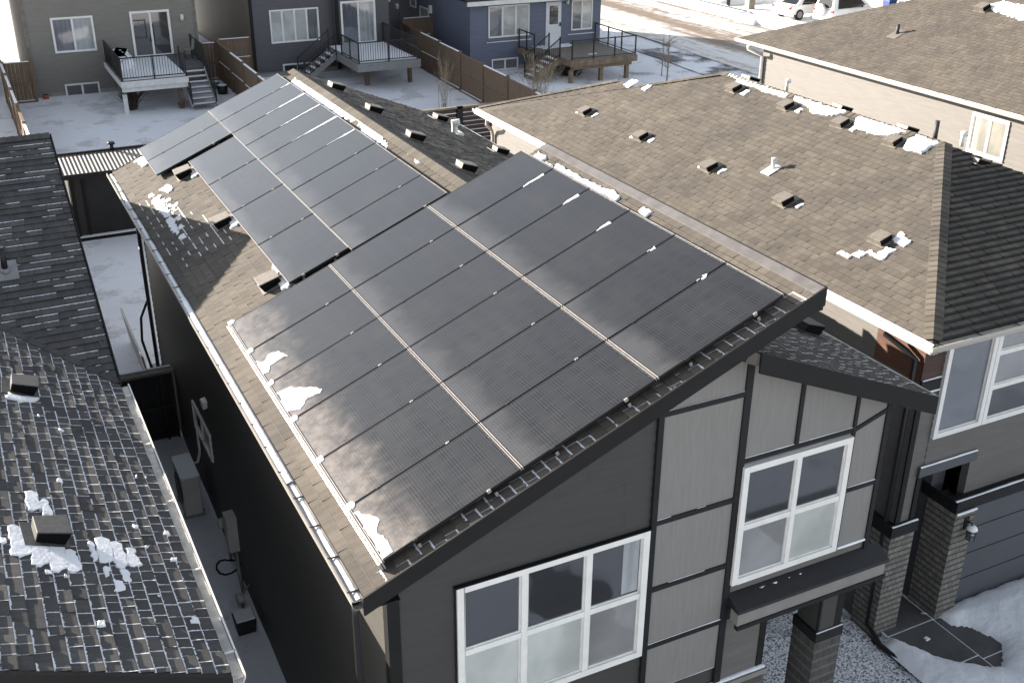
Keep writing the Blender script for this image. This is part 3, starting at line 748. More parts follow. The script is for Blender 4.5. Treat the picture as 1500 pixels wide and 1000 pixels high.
for k in range(4):
    put('flat', 1.045, 6.50 + k * 1.772, f'black solar panel lying lengthwise, {ordn[k]} from the front in the lower rear row', .012)
for k in range(2):
    put('tail', .375, 13.82 + k * 1.058, ('black upright solar panel next to the gap in the lower rear row', 'black upright solar panel at the far back corner of the roof')[k], .006)
# mounting rails under the panels
def rail(u, y0, y1, label):
    mb = MB(); P0 = RP(u, y0, -.095)
    mb.obox(P0, V((CT, 0, ST)) * .04, (0, y1 - y0, 0), V((-ST, 0, CT)) * .055)
    tip = MB(); tip.obox(RP(u + .004, y0 - .012, -.09), V((CT, 0, ST)) * .034, (0, .012, 0), V((-ST, 0, CT)) * .046)
    t = thing('mounting_rail', label, 'rail', tuple(RP(u, y0, -.1)), 'mounting rails under the solar panels')
    mb.build('rail_bar', 'black_metal', t); tip.build('end_cap', 'aluminium', t)
for r, u in enumerate((0.0, 1.703, 3.463)):
    for q, du in enumerate((.36, 1.30)):
        rail(u + du, -.03, 6.34, f'{("lower", "upper")[q]} mounting rail under the {("lowest", "middle", "highest")[r]} row of front panels')
for u, a, b_, lb in ((2.45, 6.43, 15.9, 'lower mounting rail under the upper rear row of panels'), (3.45, 6.43, 15.9, 'upper mounting rail under the upper rear row of panels'), (1.25, 6.52, 13.5, 'lower mounting rail under the lengthwise rear panels'), (1.80, 6.52, 13.5, 'upper mounting rail under the lengthwise rear panels'), (.75, 13.78, 15.85, 'lower mounting rail under the two upright rear panels'), (1.72, 13.78, 15.85, 'upper mounting rail under the two upright rear panels')):
    rail(u, a, b_, lb)
mb = MB(); mb.obox(RP(-.075, -.0, -.105), V((CT, 0, ST)) * .028, (0, 6.36, 0), V((-ST, 0, CT)) * .09)
mb.obox(RP(-.038, .0, -.105), V((CT, 0, ST)) * .018, (0, 6.36, 0), V((-ST, 0, CT)) * .105)
solo(mb, 'array_skirt', 'aluminium', 'pale metal skirt along the low edge of the front solar array', 'trim strip', tuple(RP(-.06, 3, -.1)), bevel=.004)
# dark flashing behind the top edge of the arrays and snow wedged in the panel gaps
sn = MB(); Og = RP(0, 0, .002)
def gap_snow(pts, h=.010, seed=0, jit=.010): snow_patch(sn, Og, Up, Wp, [(-y, u) for u, y in pts], h, jit, seg=.05, seed=seed)
for i, (k, a, b_) in enumerate(((8, 3.55, 3.80), (7, 2.9, 3.8), (6, 2.9, 3.8), (5, 2.8, 3.8), (4, 3.2, 3.8))):
    yy = 6.408 + k * 1.058 - .01
    gap_snow([(a, yy - .006), (b_, yy - .03 - .02 * (i % 2)), (b_, yy + .02), (a + .3, yy + .006)], .012, i, .012)
for i, (k, a, b_) in enumerate(((5, 4.62, 5.0), (4, 4.70, 4.98), (3, 4.62, 4.85), (2, 4.78, 4.86), (1, 4.8, 4.86))):
    yy = k * 1.06
    gap_snow([(a, yy - .02), (b_, yy - .045), (b_, yy + .015), (a + .1, yy + .01)], .014, 20 + i, .014)
# melted tongues along the low edge of the front array
for i, pts in enumerate(([(.005, 4.95), (.005, 4.55), (.07, 4.5), (.14, 4.62), (.36, 4.66), (.40, 4.60), (.34, 4.86), (.20, 4.94), (.10, 4.82)],
                         [(.005, 3.95), (.005, 3.42), (.06, 3.36), (.14, 3.28), (.30, 3.40), (.46, 3.36), (.52, 3.42), (.34, 3.70), (.20, 3.86), (.10, 3.92)],
                         [(.005, .92), (.005, .03), (.12, .04), (.14, .28), (.08, .42), (.18, .58), (.12, .74), (.06, .9)],
                         [(.005, 1.06), (.005, .98), (.06, 1.0), (.07, 1.08)])):
    gap_snow(pts, .012, 40 + i, .03)
for i, k in enumerate((1, 2, 3, 4, 5, 6)):
    yy = k * 1.06 - .005
    gap_snow([(-.03, yy - .06), (.05, yy - .07), (.075, yy), (.05, yy + .06), (-.03, yy + .05)], .02, 60 + i, .02)
solo(sn, 'panel_snow', 'roof_snow', 'melting tongues and threads of snow left on the solar panels', 'snow', (2, 4, 1), kind='stuff')

# ------------------------------------------------------------------ roof vents
def make_vent(mat):
    """local frame: x along the course, y up the slope, z off the roof"""
    t = thing('roof_vent', 'vent', 'roof vent', (0, 0, 0))
    mb = MB(); mb.box(-.23, .23, -.20, .26, .008, .02); mb.build('flange', mat, t)
    mb = MB(); mb.hexa([(-.17, -.16, .02), (.17, -.16, .02), (.15, .15, .02), (-.15, .15, .02), (-.19, -.19, .172), (.19, -.19, .172), (.17, .16, .138), (-.17, .16, .138)])
    mb.build('hood', mat, t, bevel=.008)
    for s_ in (-1, 1):
        mb = MB(); mb.hexa([(s_ * .165, -.15, .022), (s_ * .180, -.15, .022), (s_ * .162, .145, .022), (s_ * .147, .145, .022), (s_ * .180, -.178, .155), (s_ * .197, -.178, .155), (s_ * .178, .145, .126), (s_ * .160, .145, .126)])
        mb.build('mouth', 'vent_mouth', t)
    return t
VP = {}
vrnd = random.Random(21)
def vent(mat, P, down, label, group, s=1.0):
    """P on the roof surface; down = horizontal direction of the fall of the roof"""
    Y = -V(down).normalized(); Y = V((Y.x * CT, Y.y * CT, ST)); X = V((-down[1], down[0], 0)).normalized(); X = -X if X.cross(Y).z < 0 else X; Z = X.cross(Y)
    m = Matrix((( X.x, Y.x, Z.x, P[0]), (X.y, Y.y, Z.y, P[1]), (X.z, Y.z, Z.z, P[2]), (0, 0, 0, 1))) @ Matrix.Rotation(vrnd.uniform(-.07, .07), 4, 'Z') @ Matrix.Scale(s * vrnd.uniform(.94, 1.05), 4)
    if mat not in VP:
        o = make_vent(mat); VP[mat] = o; o.matrix_world = m; o['label'] = label; o['group'] = group
    else: o = dup(VP[mat], mat=m, label=label, group=group)
    return o
G1, G2, G3, G4 = 'box vents on the solar house roof', 'box vents on the roof to the left', 'box vents on the brown roof to the right', 'box vents on the far right roof'
for yy, lb in ((13.30, 'tan box vent below the rear panels nearest the back eave'), (10.10, 'tan box vent below the rear panels at the tip of the dark triangular shadow'), (7.02, 'tan box vent with a snow heap below the corner of the rear panels')):
    vent('vent_tan', RP(.84, yy, -.115), (-1, 0), lb, G1, .95)
def rr(x, dz=.005): return 1.518 - TAN * (x - 3.9) + dz
for x, yy, lb in ((4.50, 14.85, 'box vent nearest the far end of the solar house ridge'), (4.60, 12.74, 'box vent behind the ridge beside the long snow band'), (4.53, 10.31, 'box vent behind the ridge just past the end of the snow band'),
                  (4.64, 8.25, 'box vent behind the ridge close to the front array corner'), (7.35, 15.75, 'box vent low on the shaded slope beside the white pipe hood'), (7.5, 12.75, 'box vent low on the shaded slope at the corner of the front array')):
    vent('vent_tan', (x, yy, rr(x)), (1, 0), lb, G1, .92)
vent('vent_dark', (6.75, 1.75, zlow(6.75) + .005), (1, 0), 'dark box vent on the small frosted roof under the peak', G1, .95)
mb = MB(); x, y = 6.95, 13.9; z = rr(x)
mb.tube([(x, y, z), (x, y, z + .16), (x - .04, y - .02, z + .24), (x + .10, y - .06, z + .25)], [.075, .075, .085, .08], 10); mb.box(x - .16, x + .16, y - .16, y + .16, z - .06, z + .012)
solo(mb, 'pipe_hood', 'pvc_white', 'white goose-neck pipe hood on the shaded slope of the solar house', 'roof vent', (x, y, z), bevel=.006)

# ================================================================== the house to the left
LH = thing('neighbour_house', 'house with a dark frosted shingle roof and pale gutter along the narrow side yard', 'house', (-4.5, 6, -6))
xe, ze, ye = -1.63, -.80, 6.70
wE = 0
O1 = V((xe, 0, ze))
roof = roof_plane('roof', O1, (0, 1, 0), (-CT, 0, ST), [(-.03, 0), (6.72, 0), (6.72 + 5.4 * CT, 5.4), (-.03, 5.4)], 'frosted_shingle', LH,
           lambda u, w: (1.30 - .11 * w), ex=.150, tw=(.12, .26), thick=.012)
zr = 1.56; wr = (zr - ze) / ST
roof_plane('roof', (xe, ye, ze), (1, 0, 0), (0, CT, ST), [(-wr * CT, wr), (0, 0), (0, wr)], 'frosted_shingle', LH, lambda u, w: .80, ex=.150, tw=(.18, .34), thick=.012)
mb = MB(); mb.prism([(xe - 5.4 * CT, -.03, ze + 5.4 * ST), (xe - 10.5 * CT, -.03, ze + .3 * ST), (xe - 10.5 * CT, 14, ze + .3 * ST), (xe - 5.4 * CT, 14, ze + 5.4 * ST)], (0, 0, -.12)); mb.build('roof_back', 'frosted_shingle', LH)
yr = ye + wr * CT
roof_plane('roof', (xe, yr, zr), (-1, 0, 0), (0, -CT, ST), [(0, -wr), (9, -wr), (9, 0), (0, 0)], 'frosted_shingle', LH, lambda u, w: .2, ex=.15)
mb = MB(); mb.prism([(xe - .5, -.10, ze - .12), (xe, -.10, ze - .12), (xe, -.10, ze + .02), (xe - 5.4 * CT, -.10, ze + 5.4 * ST + .02), (xe - 5.4 * CT, -.10, ze + 5.4 * ST - .2)], (0, .05, 0))
mb.build('barge_board', 'fascia', LH); mb = MB()
mb.prism([(xe + .01, ye - .05, ze - .16), (xe + .01, yr, zr - .17), (xe + .01, 2 * yr - ye, ze - .16), (xe + .01, 2 * yr - ye, ze + .015), (xe + .01, yr, zr + .02), (xe + .01, ye - .05, ze + .015)], (.025, 0, 0))
mb.build('barge_board', 'fascia', LH)
mb = MB(); A = V((xe, ye, ze + .012)); B = V((xe - wr * CT, yr, zr + .012))
Dv = (B - A).normalized()
for i in range(26):
    p = A + (B - A) * (i / 26); q = A + (B - A) * ((i + 1.05) / 26); r = .02
    a1, b1 = V((-.055, -.02, .03)), V((.05, .06, .03))
    mb.face([p + a1, q + a1, q + V((0, 0, .016)), p + V((0, 0, .016))], None, [(.5, .4, random.random() * .4, 0)] * 4); mb.face([p + V((0, 0, .016)), q + V((0, 0, .016)), q + b1, p + b1], None, [(.5, .4, random.random() * .4, 0)] * 4)
mb.build('valley_strip', 'frosted_shingle', roof, weld=False)
mb = MB(); cap_run(mb, (xe, yr, zr + .012), (xe - 7.5, yr, zr + .012), (0, -ST, CT), (0, ST, CT), .15); mb.build('ridge_cap', 'frosted_shingle', roof, weld=False)
gutter('gutter', (xe + .005, -.08, ze - .01), (xe + .005, 6.66, ze - .01), (1, 0, 0), LH, 'white_paint', w=.125, strap=1.6, straps='white_paint')
mb = MB()
mb.prism([(-2.05, .35, -6.6), (-2.05, 18.0, -6.6), (-2.05, 18.0, -1.0), (-2.05, yr, zr - .35), (-2.05, ye, -1.0), (-2.05, .35, -1.0)], (-.15, 0, 0)); mb.build('side_wall', 'taupe_siding', LH)
mb = MB(); mb.prism([(-2.2, .35, -6.6), (-9.5, .35, -6.6), (-9.5, .35, 1.4), (-6.0, .35, 1.3), (-2.2, .35, -.95)], (0, .15, 0)); mb.build('front_wall', 'taupe_siding', LH)
mb = MB(); mb.box(-9.5, -2.2, 17.85, 18, -6.6, -1); mb.build('rear_wall', 'taupe_siding', LH)
mb = MB(); mb.prism([(xe, -.05, ze - .15), (-2.05, -.05, ze - .15), (-2.05, 6.7, ze - .15), (xe, 6.7, ze - .15)], (0, 0, -.015)); mb.build('soffit', 'white_paint', LH)
sn = MB()
def lp(pts, h, seed, jit=.04): snow_patch(sn, O1 + V((ST, 0, CT)) * .014, (0, 1, 0), (-CT, 0, ST), [(y, (xe - x) / CT) for x, y in pts], h, jit, seg=.05, seed=seed)
# snow scraped into tabs round the lower vent
for i, (x, y, w, l) in enumerate(((-3.06, 2.98, .07, .22), (-2.94, 2.86, .05, .20), (-2.95, 2.58, .06, .14), (-3.25, 2.12, .10, .30), (-3.08, 2.02, .10, .34), (-2.93, 1.88, .09, .30), (-2.80, 1.80, .07, .22),
                                  (-2.46, 2.06, .08, .26), (-2.33, 2.0, .07, .26), (-2.20, 1.96, .06, .20), (-2.58, 2.02, .03, .2), (-2.33, 1.58, .04, .12), (-3.4, 2.1, .03, .05), (-2.5, 1.62, .03, .10), (-2.42, 1.38, .05, .1), (-2.9, 1.5, .03, .04), (-3.05, 1.55, .03, .04))):
    lp([(x - w, y - l), (x - w * .2, y - l * 1.05), (x + w, y - l * .7), (x + w * .9, y + l * .8), (x, y + l), (x - w * .9, y + l * .85)], .026, i + 3, .028)
lp([(-3.12, 5.62), (-2.98, 5.55), (-2.82, 5.60), (-2.75, 5.74), (-2.95, 5.72), (-3.1, 5.78)], .05, 50)
rnd = random.Random(4)
for i in range(14):
    x = xe - .12 - rnd.random() ** 2 * 1.2; y = rnd.uniform(.2, 6.0)
    a, b_ = rnd.uniform(.015, .03), rnd.uniform(.02, .05)
    lp([(x - a, y - b_), (x + a, y - b_), (x + a, y + b_), (x - a, y + b_)], .03, 60 + i, .04)
solo(sn, 'roof_snow', 'roof_snow', 'clumps of snow clinging to the dark frosted shingles at the left', 'snow', (-2.7, 2.5, -.3), kind='stuff')
lz = lambda x: ze + TAN * (xe - x) + .01
vent('vent_grey', (-2.98, 1.98 + .28, lz(-2.98)), (1, 0), 'grey box vent ringed by scraped snow on the dark frosted roof', G2)
vent('vent_grey', (-2.93, 5.98, lz(-2.93)), (1, 0), 'grey box vent just below the valley of the dark frosted roof', G2)
x, y = -2.80, 9.2; z = ze + TAN * (y - ye)
mb = MB(); mb.tube([(x, y, z - .05), (x, y, z + .42)], .048, 12)
t = thing('vent_pipe', 'short black vent pipe standing on the shaded roof slope at the left', 'vent pipe', (x, y, z)); mb.build('pipe', 'black_metal', t)
mb = MB(); mb.tube([(x, y, z), (x, y, z + .07)], [.09, .055], 12); mb.prism([(x - .18, y - .2, z - .085 + .02), (x + .18, y - .2, z - .085 + .02), (x + .18, y + .2, z + .085 + .02), (x - .18, y + .2, z + .085 + .02)], (0, 0, .012)); mb.build('flashing', 'grey_metal', t)

# ================================================================== the house to the right
RH = thing('brick_pier_house', 'two-storey grey house with brown hip roof, brick piers and white gutter', 'house', (13, 9, -6))
xe, ze = 9.58, -.45; xr, zr = 13.5, 1.205
sl = (zr - ze) / (xr - xe); ww = math.hypot(xr - xe, zr - ze)
roof = roof_plane('roof', (xe, 0, ze), (0, -1, 0), (xr - xe, 0, zr - ze), [(-18.4, 0), (-1.98, 0), (-5.90, ww), (-12.75, ww), (-14.5, ww * .665)], 'tan_shingle', RH, lambda u, w: .0)
roof_plane('roof', (xe, 0, ze), (0, -1, 0), (xr - xe, 0, zr - ze), [(-18.4, 0), (-14.5, ww * .665), (-15.3, ww * .655)], 'tan_shingle', RH, lambda u, w: .0)
roof_plane('roof', (xr, 0, zr), (0, 1, 0), (-(xr - xe), 0, zr - ze), [(1.98, -ww), (16.5, -ww), (12.75, 0), (5.90, 0)], 'tan_shingle', RH, lambda u, w: .1)
roof_plane('roof', (xe, 1.98, ze), (1, 0, 0), (0, 3.92, zr - ze), [(0, 0), (7.84, 0), (3.92, math.hypot(3.92, zr - ze))], 'shade_banded_shingle', RH, lambda u, w: .0, thick=.02)
mb = MB()
for P_ in ([(xe, 18.4, ze), (12.15, 15.37, .62), (12.15, 18.4, ze - .2)], [(12.15, 15.37, .62), (12.22, 14.45, .64), (12.22, 18.4, ze - .4), (12.15, 18.4, ze - .4)], [(12.22, 14.45, .64), (13.5, 12.75, 1.18), (13.5, 18.4, -.8), (12.22, 18.4, ze - .4)], [(13.5, 12.75, 1.18), (17.4, 16.5, ze), (17.4, 18.4, ze - .5), (13.5, 18.4, -.8)]): mb.prism(P_, (0, 0, -.04))
mb.build('roof_back', 'tan_shingle', RH)
mb = MB(); cap_run(mb, (xe + .05, 2.03, ze + .025), (xr, 5.9, zr + .012), (-ST, 0, CT), (0, -ST, CT), .15, rise=.008)
mb.build('ridge_cap', 'ridge_shingle', roof, weld=False); mb = MB()
cap_run(mb, (xr, 5.9, zr + .01), (xr, 12.75, zr + .01), (-ST, 0, CT), (ST, 0, CT), .15)
mb.build('ridge_cap', 'ridge_shingle', roof, weld=False); mb = MB()
cap_run(mb, (xe + .05, 18.35, ze + .02), (12.15, 15.37, .655), (-ST, 0, CT), (.1, ST, CT), .10, rise=.006)
mb.build('ridge_cap', 'ridge_shingle', roof, weld=False); mb = MB()
cap_run(mb, (12.22, 14.5, .67), (13.5, 12.75, 1.215), (-ST, 0, CT), (.1, ST, CT), .10, rise=.006)
mb.build('ridge_cap', 'ridge_shingle', roof, weld=False)
gutter('gutter', (xe + .005, 1.86, ze - .012), (xe + .005, 18.42, ze - .012), (-1, 0, 0), RH, 'cream_metal', w=.125, straps='grey_metal', strap=.9)
gutter('gutter', (xe - .12, 1.975, ze - .012), (17.4, 1.975, ze - .012), (0, -1, 0), RH, 'cream_metal', w=.125, straps='black_metal', strap=.85)
mb = MB(); mb.prism([(xe, 2.0, ze - .14), (17.4, 2.0, ze - .14), (17.4, 18, ze - .14), (xe, 18, ze - .14)], (0, 0, -.02)); mb.build('soffit', 'cream_metal', RH)
xw, yw = 9.86, 2.30
mb = MB(); mb.prism([(xw, 3.35, -6.6), (xw, 18.0, -6.6), (xw, 18.0, ze - .16), (xw, 3.35, ze - .16)], (.15, 0, 0)); mb.build('side_wall', 'beige_siding', RH)
mb = MB(); mb.prism([(xw - .004, yw, -1.35), (xw - .004, 3.35, -1.35), (xw - .004, 3.35, ze - .16), (xw - .004, yw, ze - .16)], (.15, 0, 0)); mb.build('side_accent', 'brown_plank', RH)
mb = MB(); mb.prism([(xw, yw, -6.6), (xw, 3.35, -6.6), (xw, 3.35, -1.35), (xw, yw, -1.35)], (.15, 0, 0)); mb.build('side_lower', 'greige_siding', RH)
FR = wall_frame((0, yw, 0), (1, 0, 0), (0, -1, 0))
mb = MB(); mb.box(xw + .15, 10.26, yw, yw + .15, -6.6, ze - .16); mb.box(11.42, 17.0, yw, yw + .15, -4.0, ze - .16); mb.box(10.26, 11.42, yw, yw + .15, -3.14, ze - .16); mb.build('front_wall', 'greige_siding', RH)
mb = MB(); mb.box(16.85, 17, yw + .15, 18, -6.6, ze - .16); mb.box(xw + .15, 16.85, 17.85, 18, -6.6, ze - .16); mb.build('rear_wall', 'beige_siding', RH)
mb = MB(); plate(FR, xw - .02, 10.26, -1.30, ze - .16, 0, .012, mb); mb.build('front_accent', 'brown_siding', RH)
mb = MB(); plate(FR, xw - .02, 10.27, -1.52, -1.30, 0, .035, mb); mb.build('accent_band', 'black_trim', RH, bevel=.004)
sn2 = MB()
snow_strip(sn2, FR(xw, -1.30, .035), FR(10.27, -1.30, .035), (0, 1, 0), .03, .015, 3, cover=.5, seg=.05)
snow_strip(sn2, FR(xw, -1.52, .045), FR(10.27, -1.52, .045), (0, 1, 0), .03, .012, 4, cover=.4, seg=.05)
lap_wall(RH, FR, [(10.28, -3.14), (17.0, -3.14), (17.0, ze - .16), (10.28, ze - .16)], 'greige_lap', .148, .015)
window(RH, FR, 10.30, 11.40, -2.46, -.66, (), (), ['pane_grey'], .09, .07)
window(RH, FR, 11.41, 16.2, -2.46, -.66, (13.2, 15.0), (-1.14, -1.78), ['pane_mid', 'pane_mid', 'pane_mid', 'pane_mid', 'pane_mid', 'pane_mid', 'pane_dark', 'pane_dark', 'pane_grey'], .09, .07, mull=.08)
mb = MB(); plate(FR, xw - .02, xw + .09, -4.02, -1.52, 0, .03, mb); mb.build('corner_board', 'fascia', RH); mb = MB(); plate(FR, 10.17, 10.27, -4.02, -3.1, 0, .03, mb); mb.build('corner_board', 'fascia', RH)
mb = MB(); plate(FR, 10.16, 11.5, -3.17, -2.98, 0, .06, mb); mb.build('entry_lintel', 'garage_paint', RH, bevel=.004)
snow_strip(sn2, FR(10.17, -2.97, .06), FR(11.48, -2.97, .06), (0, 1, 0), .04, .02, 6, cover=.4, seg=.05)
# left brick pier
mb = MB(); mb.box(xw - .10, 10.30, yw - .06, yw + .5, -6.6, -4.25); c = mb.build('brick_pier', 'brick', RH)
mb = MB(); mb.box(xw - .13, 10.33, yw - .09, yw + .5, -4.25, -4.03); mb.build('pier_band', 'black_trim', c, bevel=.004)
snow_strip(sn2, (xw - .12, yw - .085, -4.03), (10.32, yw - .085, -4.03), (0, 1, 0), .05, .02, 7, cover=.45, seg=.05)
# garage pier, band, door
mb = MB(); mb.box(11.09, 11.56, 2.10, 2.75, -6.6, -4.08); c = mb.build('brick_pier', 'brick', RH)
mb = MB(); mb.box(11.10, 17, 2.12, 2.3, -4.08, -3.86); mb.box(11.07, 11.10, 2.09, 2.9, -4.08, -3.86); mb.build('belly_band', 'black_trim', RH, bevel=.004)
snow_strip(sn2, (11.08, 2.13, -3.86), (17, 2.13, -3.86), (0, 1, 0), .06, .022, 8, cover=.45, seg=.06)
snow_strip(sn2, (11.08, 2.06, -4.08), (11.56, 2.06, -4.08), (0, 1, 0), .05, .02, 9, cover=.6, seg=.05)
solo(sn2, 'trim_snow', 'snow', 'thin snow lines on the bands and lintel of the grey house front', 'snow', (11, 2.2, -3), kind='stuff')
mb = MB(); mb.box(11.56, 17, 2.22, 2.32, -6.5, -4.08); gd = mb.build('garage_door', 'garage_paint', RH)
mb = MB()
for z in (-4.62, -5.18, -5.74): mb.box(11.6, 16.9, 2.212, 2.22, z - .012, z)
mb.build('panel_joint', 'fascia', gd)
mb = MB(); mb.box(10.26, 11.12, 4.2, 4.3, -6.6, -2.9); mb.box(11.12, 11.25, 2.75, 4.2, -6.6, -3.14); mb.box(10.15, 10.26, 2.8, 4.2, -6.6, -3.14); mb.box(10.26, 11.42, 2.45, 4.2, -3.14, -3.08); mb.box(11.25, 11.42, 2.75, 2.8, -4.1, -3.14); mb.build('entry_wall', 'slate_siding', RH)
mb = MB(); mb.box(10.3, 11.1, 4.12, 4.2, -6.35, -4.25); mb.build('front_door', 'fascia', RH)
mb = MB(); mb.tube([(9.60, 2.95, -.58), (9.60, 2.95, -.70), (9.72, 2.55, -.86), (9.78, 2.42, -.95), (9.78, 2.42, -6.2)], .045, 8); mb.tube([(9.78, 2.42, -6.2), (9.72, 2.0, -6.35), (9.9, .2, -6.38)], .045, 8)
mb.build('downspout', 'black_metal', RH)
mb = MB(); mb.tube([(9.52, 17.6, -.55), (9.55, 17.7, -.75), (9.75, 17.8, -.95), (9.80, 17.85, -1.1), (9.8, 17.85, -5.4)], .045, 8); mb.build('downspout', 'cream_metal', RH)
# wall lamp on the garage pier
t = thing('wall_lamp', 'small caged lantern with a snow cap on the garage brick pier', 'lamp', (11.40, 2.05, -4.5))
mb = MB(); mb.box(11.33, 11.43, 2.07, 2.10, -4.45, -4.22); mb.tube([(11.38, 2.08, -4.3), (11.38, 1.98, -4.27), (11.38, 1.95, -4.33)], .018, 6); mb.build('bracket', 'black_metal', t)
mb = MB(); mb.tube([(11.38, 1.95, -4.40), (11.38, 1.95, -4.60)], [.075, .06], 10); mb.build('lamp_glass', 'pane_grey', t)
mb = MB()
for z in (-4.43, -4.50, -4.57): mb.tube([(11.38 + .082 * math.cos(k * .6283), 1.95 + .082 * math.sin(k * .6283), z) for k in range(11)], .006, 4, cap=False)
for k in range(5): mb.tube([(11.38 + .085 * math.cos(k * 1.256), 1.95 + .085 * math.sin(k * 1.256), -4.38), (11.38 + .068 * math.cos(k * 1.256), 1.95 + .068 * math.sin(k * 1.256), -4.61)], .007, 4)
mb.tube([(11.38, 1.95, -4.40), (11.38, 1.95, -4.34)], [.095, .03], 10); mb.build('cage', 'black_metal', t)
mb = MB(); mb.tube([(11.38, 1.95, -4.385), (11.38, 1.95, -4.33), (11.38, 1.95, -4.31)], [.10, .075, .02], 10); mb.build('snow_cap', 'snow', t)
# vents, snow on the brown roof
rz = lambda x: ze + sl * (x - xe) + .006
for x, y, lb in ((10.87, 14.75, 'box vent on the brown slope nearest the back corner'), (10.86, 12.20, 'second box vent from the back corner in the lower line of the brown slope'), (10.86, 9.55, 'third box vent in the lower line of the brown slope, beyond the white pipe'), (10.84, 7.10, 'box vent in the lower line just in front of the white pipe hood'), (10.92, 4.60, 'box vent with snow scraps beside it nearest the front hip'),
                 (13.12, 11.85, 'box vent under the brown ridge at its far end'), (13.12, 10.0, 'second box vent from the far end under the brown ridge'), (13.14, 8.3, 'box vent between two snow drifts under the brown ridge'), (13.12, 6.8, 'box vent under the brown ridge beside the wide snow drift at the hip')):
    vent('vent_tan', (x, y, rz(x)), (-1, 0), lb, G3, .84)
rz2 = lambda x: zr - sl * (x - xr) + .006
for x, y, lb in ((13.85, 12.3, 'dark top of a box vent peeking over the far end of the brown ridge'), (13.85, 9.15, 'top of a box vent peeking over the ridge beside the beige wall'), (13.85, 7.25, 'top of a box vent peeking over the ridge nearer the far window'), (13.85, 5.4, 'box vent peeking over the dark hip below the far window')):
    vent('vent_tan', (x, y, rz2(x) - (0 if y > 5.9 else .18)), (1, 0), lb, G3, .92)
def gooseneck(x, y, z, lb, s=1.0, mat='pvc_white'):
    mb = MB(); mb.tube([(x, y, z - .05), (x, y, z + .2 * s), (x - .03 * s, y, z + .27 * s), (x + .1 * s, y - .03, z + .27 * s)], [.06 * s, .06 * s, .085 * s, .075 * s], 10)
    if s > .7: mb.prism([(x - .2, y - .13, z - .2 * TAN + .01), (x + .12, y - .13, z + .12 * TAN + .01), (x + .12, y + .13, z + .12 * TAN + .01), (x - .2, y + .13, z - .2 * TAN + .01)], (0, 0, .012))
    solo(mb, 'pipe_hood', mat, lb, 'roof vent', (x, y, z))
gooseneck(11.44, 8.25, rz(11.44), 'white goose-neck pipe hood in the middle of the brown slope', .72)
gooseneck(13.75, 12.0 - 1.2, zr + .02, 'white goose-neck hood just behind the brown ridge by the white downspout', .62)
gooseneck(13.75, 5.72, zr + .02, 'white goose-neck hood behind the hip below the far window', .7)
x, y = 13.72, 6.35
mb = MB(); mb.tube([(x, y, 1.0), (x, y, 1.52)], .045, 10); solo(mb, 'vent_pipe', 'vent_dark', 'dark vent pipe behind the brown ridge left of the far window', 'vent pipe', (x, y, 1.0))
sn = MB(); Or = V((xe, 0, ze)) + V((-ST, 0, CT)) * .012; Ur, Wr = (0, -1, 0), (xr - xe, 0, zr - ze)
def rpch(pts, h, seed, jit=.06): snow_patch(sn, Or, Ur, Wr, [(-y, w) for w, y in pts], h, jit, seed=seed)
rpch([(4.24, 12.6), (4.24, 10.3), (4.10, 10.4), (4.05, 11.0), (4.12, 11.3), (4.08, 12.0), (4.16, 12.4)], .05, 1)
rpch([(4.24, 10.2), (4.24, 8.55), (4.0, 8.75), (3.92, 9.2), (4.05, 9.6), (4.08, 10.0)], .06, 2)
rpch([(4.24, 8.2), (4.24, 6.8), (3.98, 7.05), (3.86, 7.5), (3.92, 7.9), (4.05, 8.1)], .07, 3)
rpch([(4.24, 6.6), (4.20, 5.95), (3.98, 6.05), (3.78, 6.0), (3.76, 6.3), (3.9, 6.55)], .08, 4)
for i, (w, y, a, b_) in enumerate(((1.25, 4.28, .14, .10), (.98, 4.62, .10, .10), (1.62, 4.30, .10, .16), (.82, 4.82, .05, .14), (1.1, 4.35, .05, .2), (1.75, 4.42, .06, .08),
                                   (1.42, 14.35, .10, .05), (1.42, 11.82, .10, .05), (1.42, 9.18, .10, .05), (1.42, 6.72, .10, .05), (3.85, 11.45, .1, .08), (3.85, 9.6, .1, .08), (3.85, 7.9, .1, .08), (3.85, 6.4, .1, .08), (2.86, 14.85, .18, .16), (2.92, 14.2, .12, .10), (1.28, 14.98, .03, .05), (1.28, 12.42, .03, .05), (1.28, 9.78, .03, .05))):
    rpch([(w - a, y - b_), (w + a, y - b_ * .9), (w + a * .9, y + b_), (w - a * .8, y + b_)], .035, 10 + i, .04)
solo(sn, 'roof_snow', 'roof_snow', 'drifts of snow under the ridge and round the vents of the brown roof', 'snow', (12.5, 8, .8), kind='stuff')
sn = MB(); snow_strip(sn, (xe - .005, 1.9, ze - .10), (xe - .005, 18.3, ze - .10), (-1, 0, 0), .11, .13, 7.7, cover=1.0, seg=.12)
solo(sn, 'gutter_snow', 'roof_snow', 'bright snow filling the long gutter of the brown roof', 'snow', (xe, 10, ze), kind='stuff')

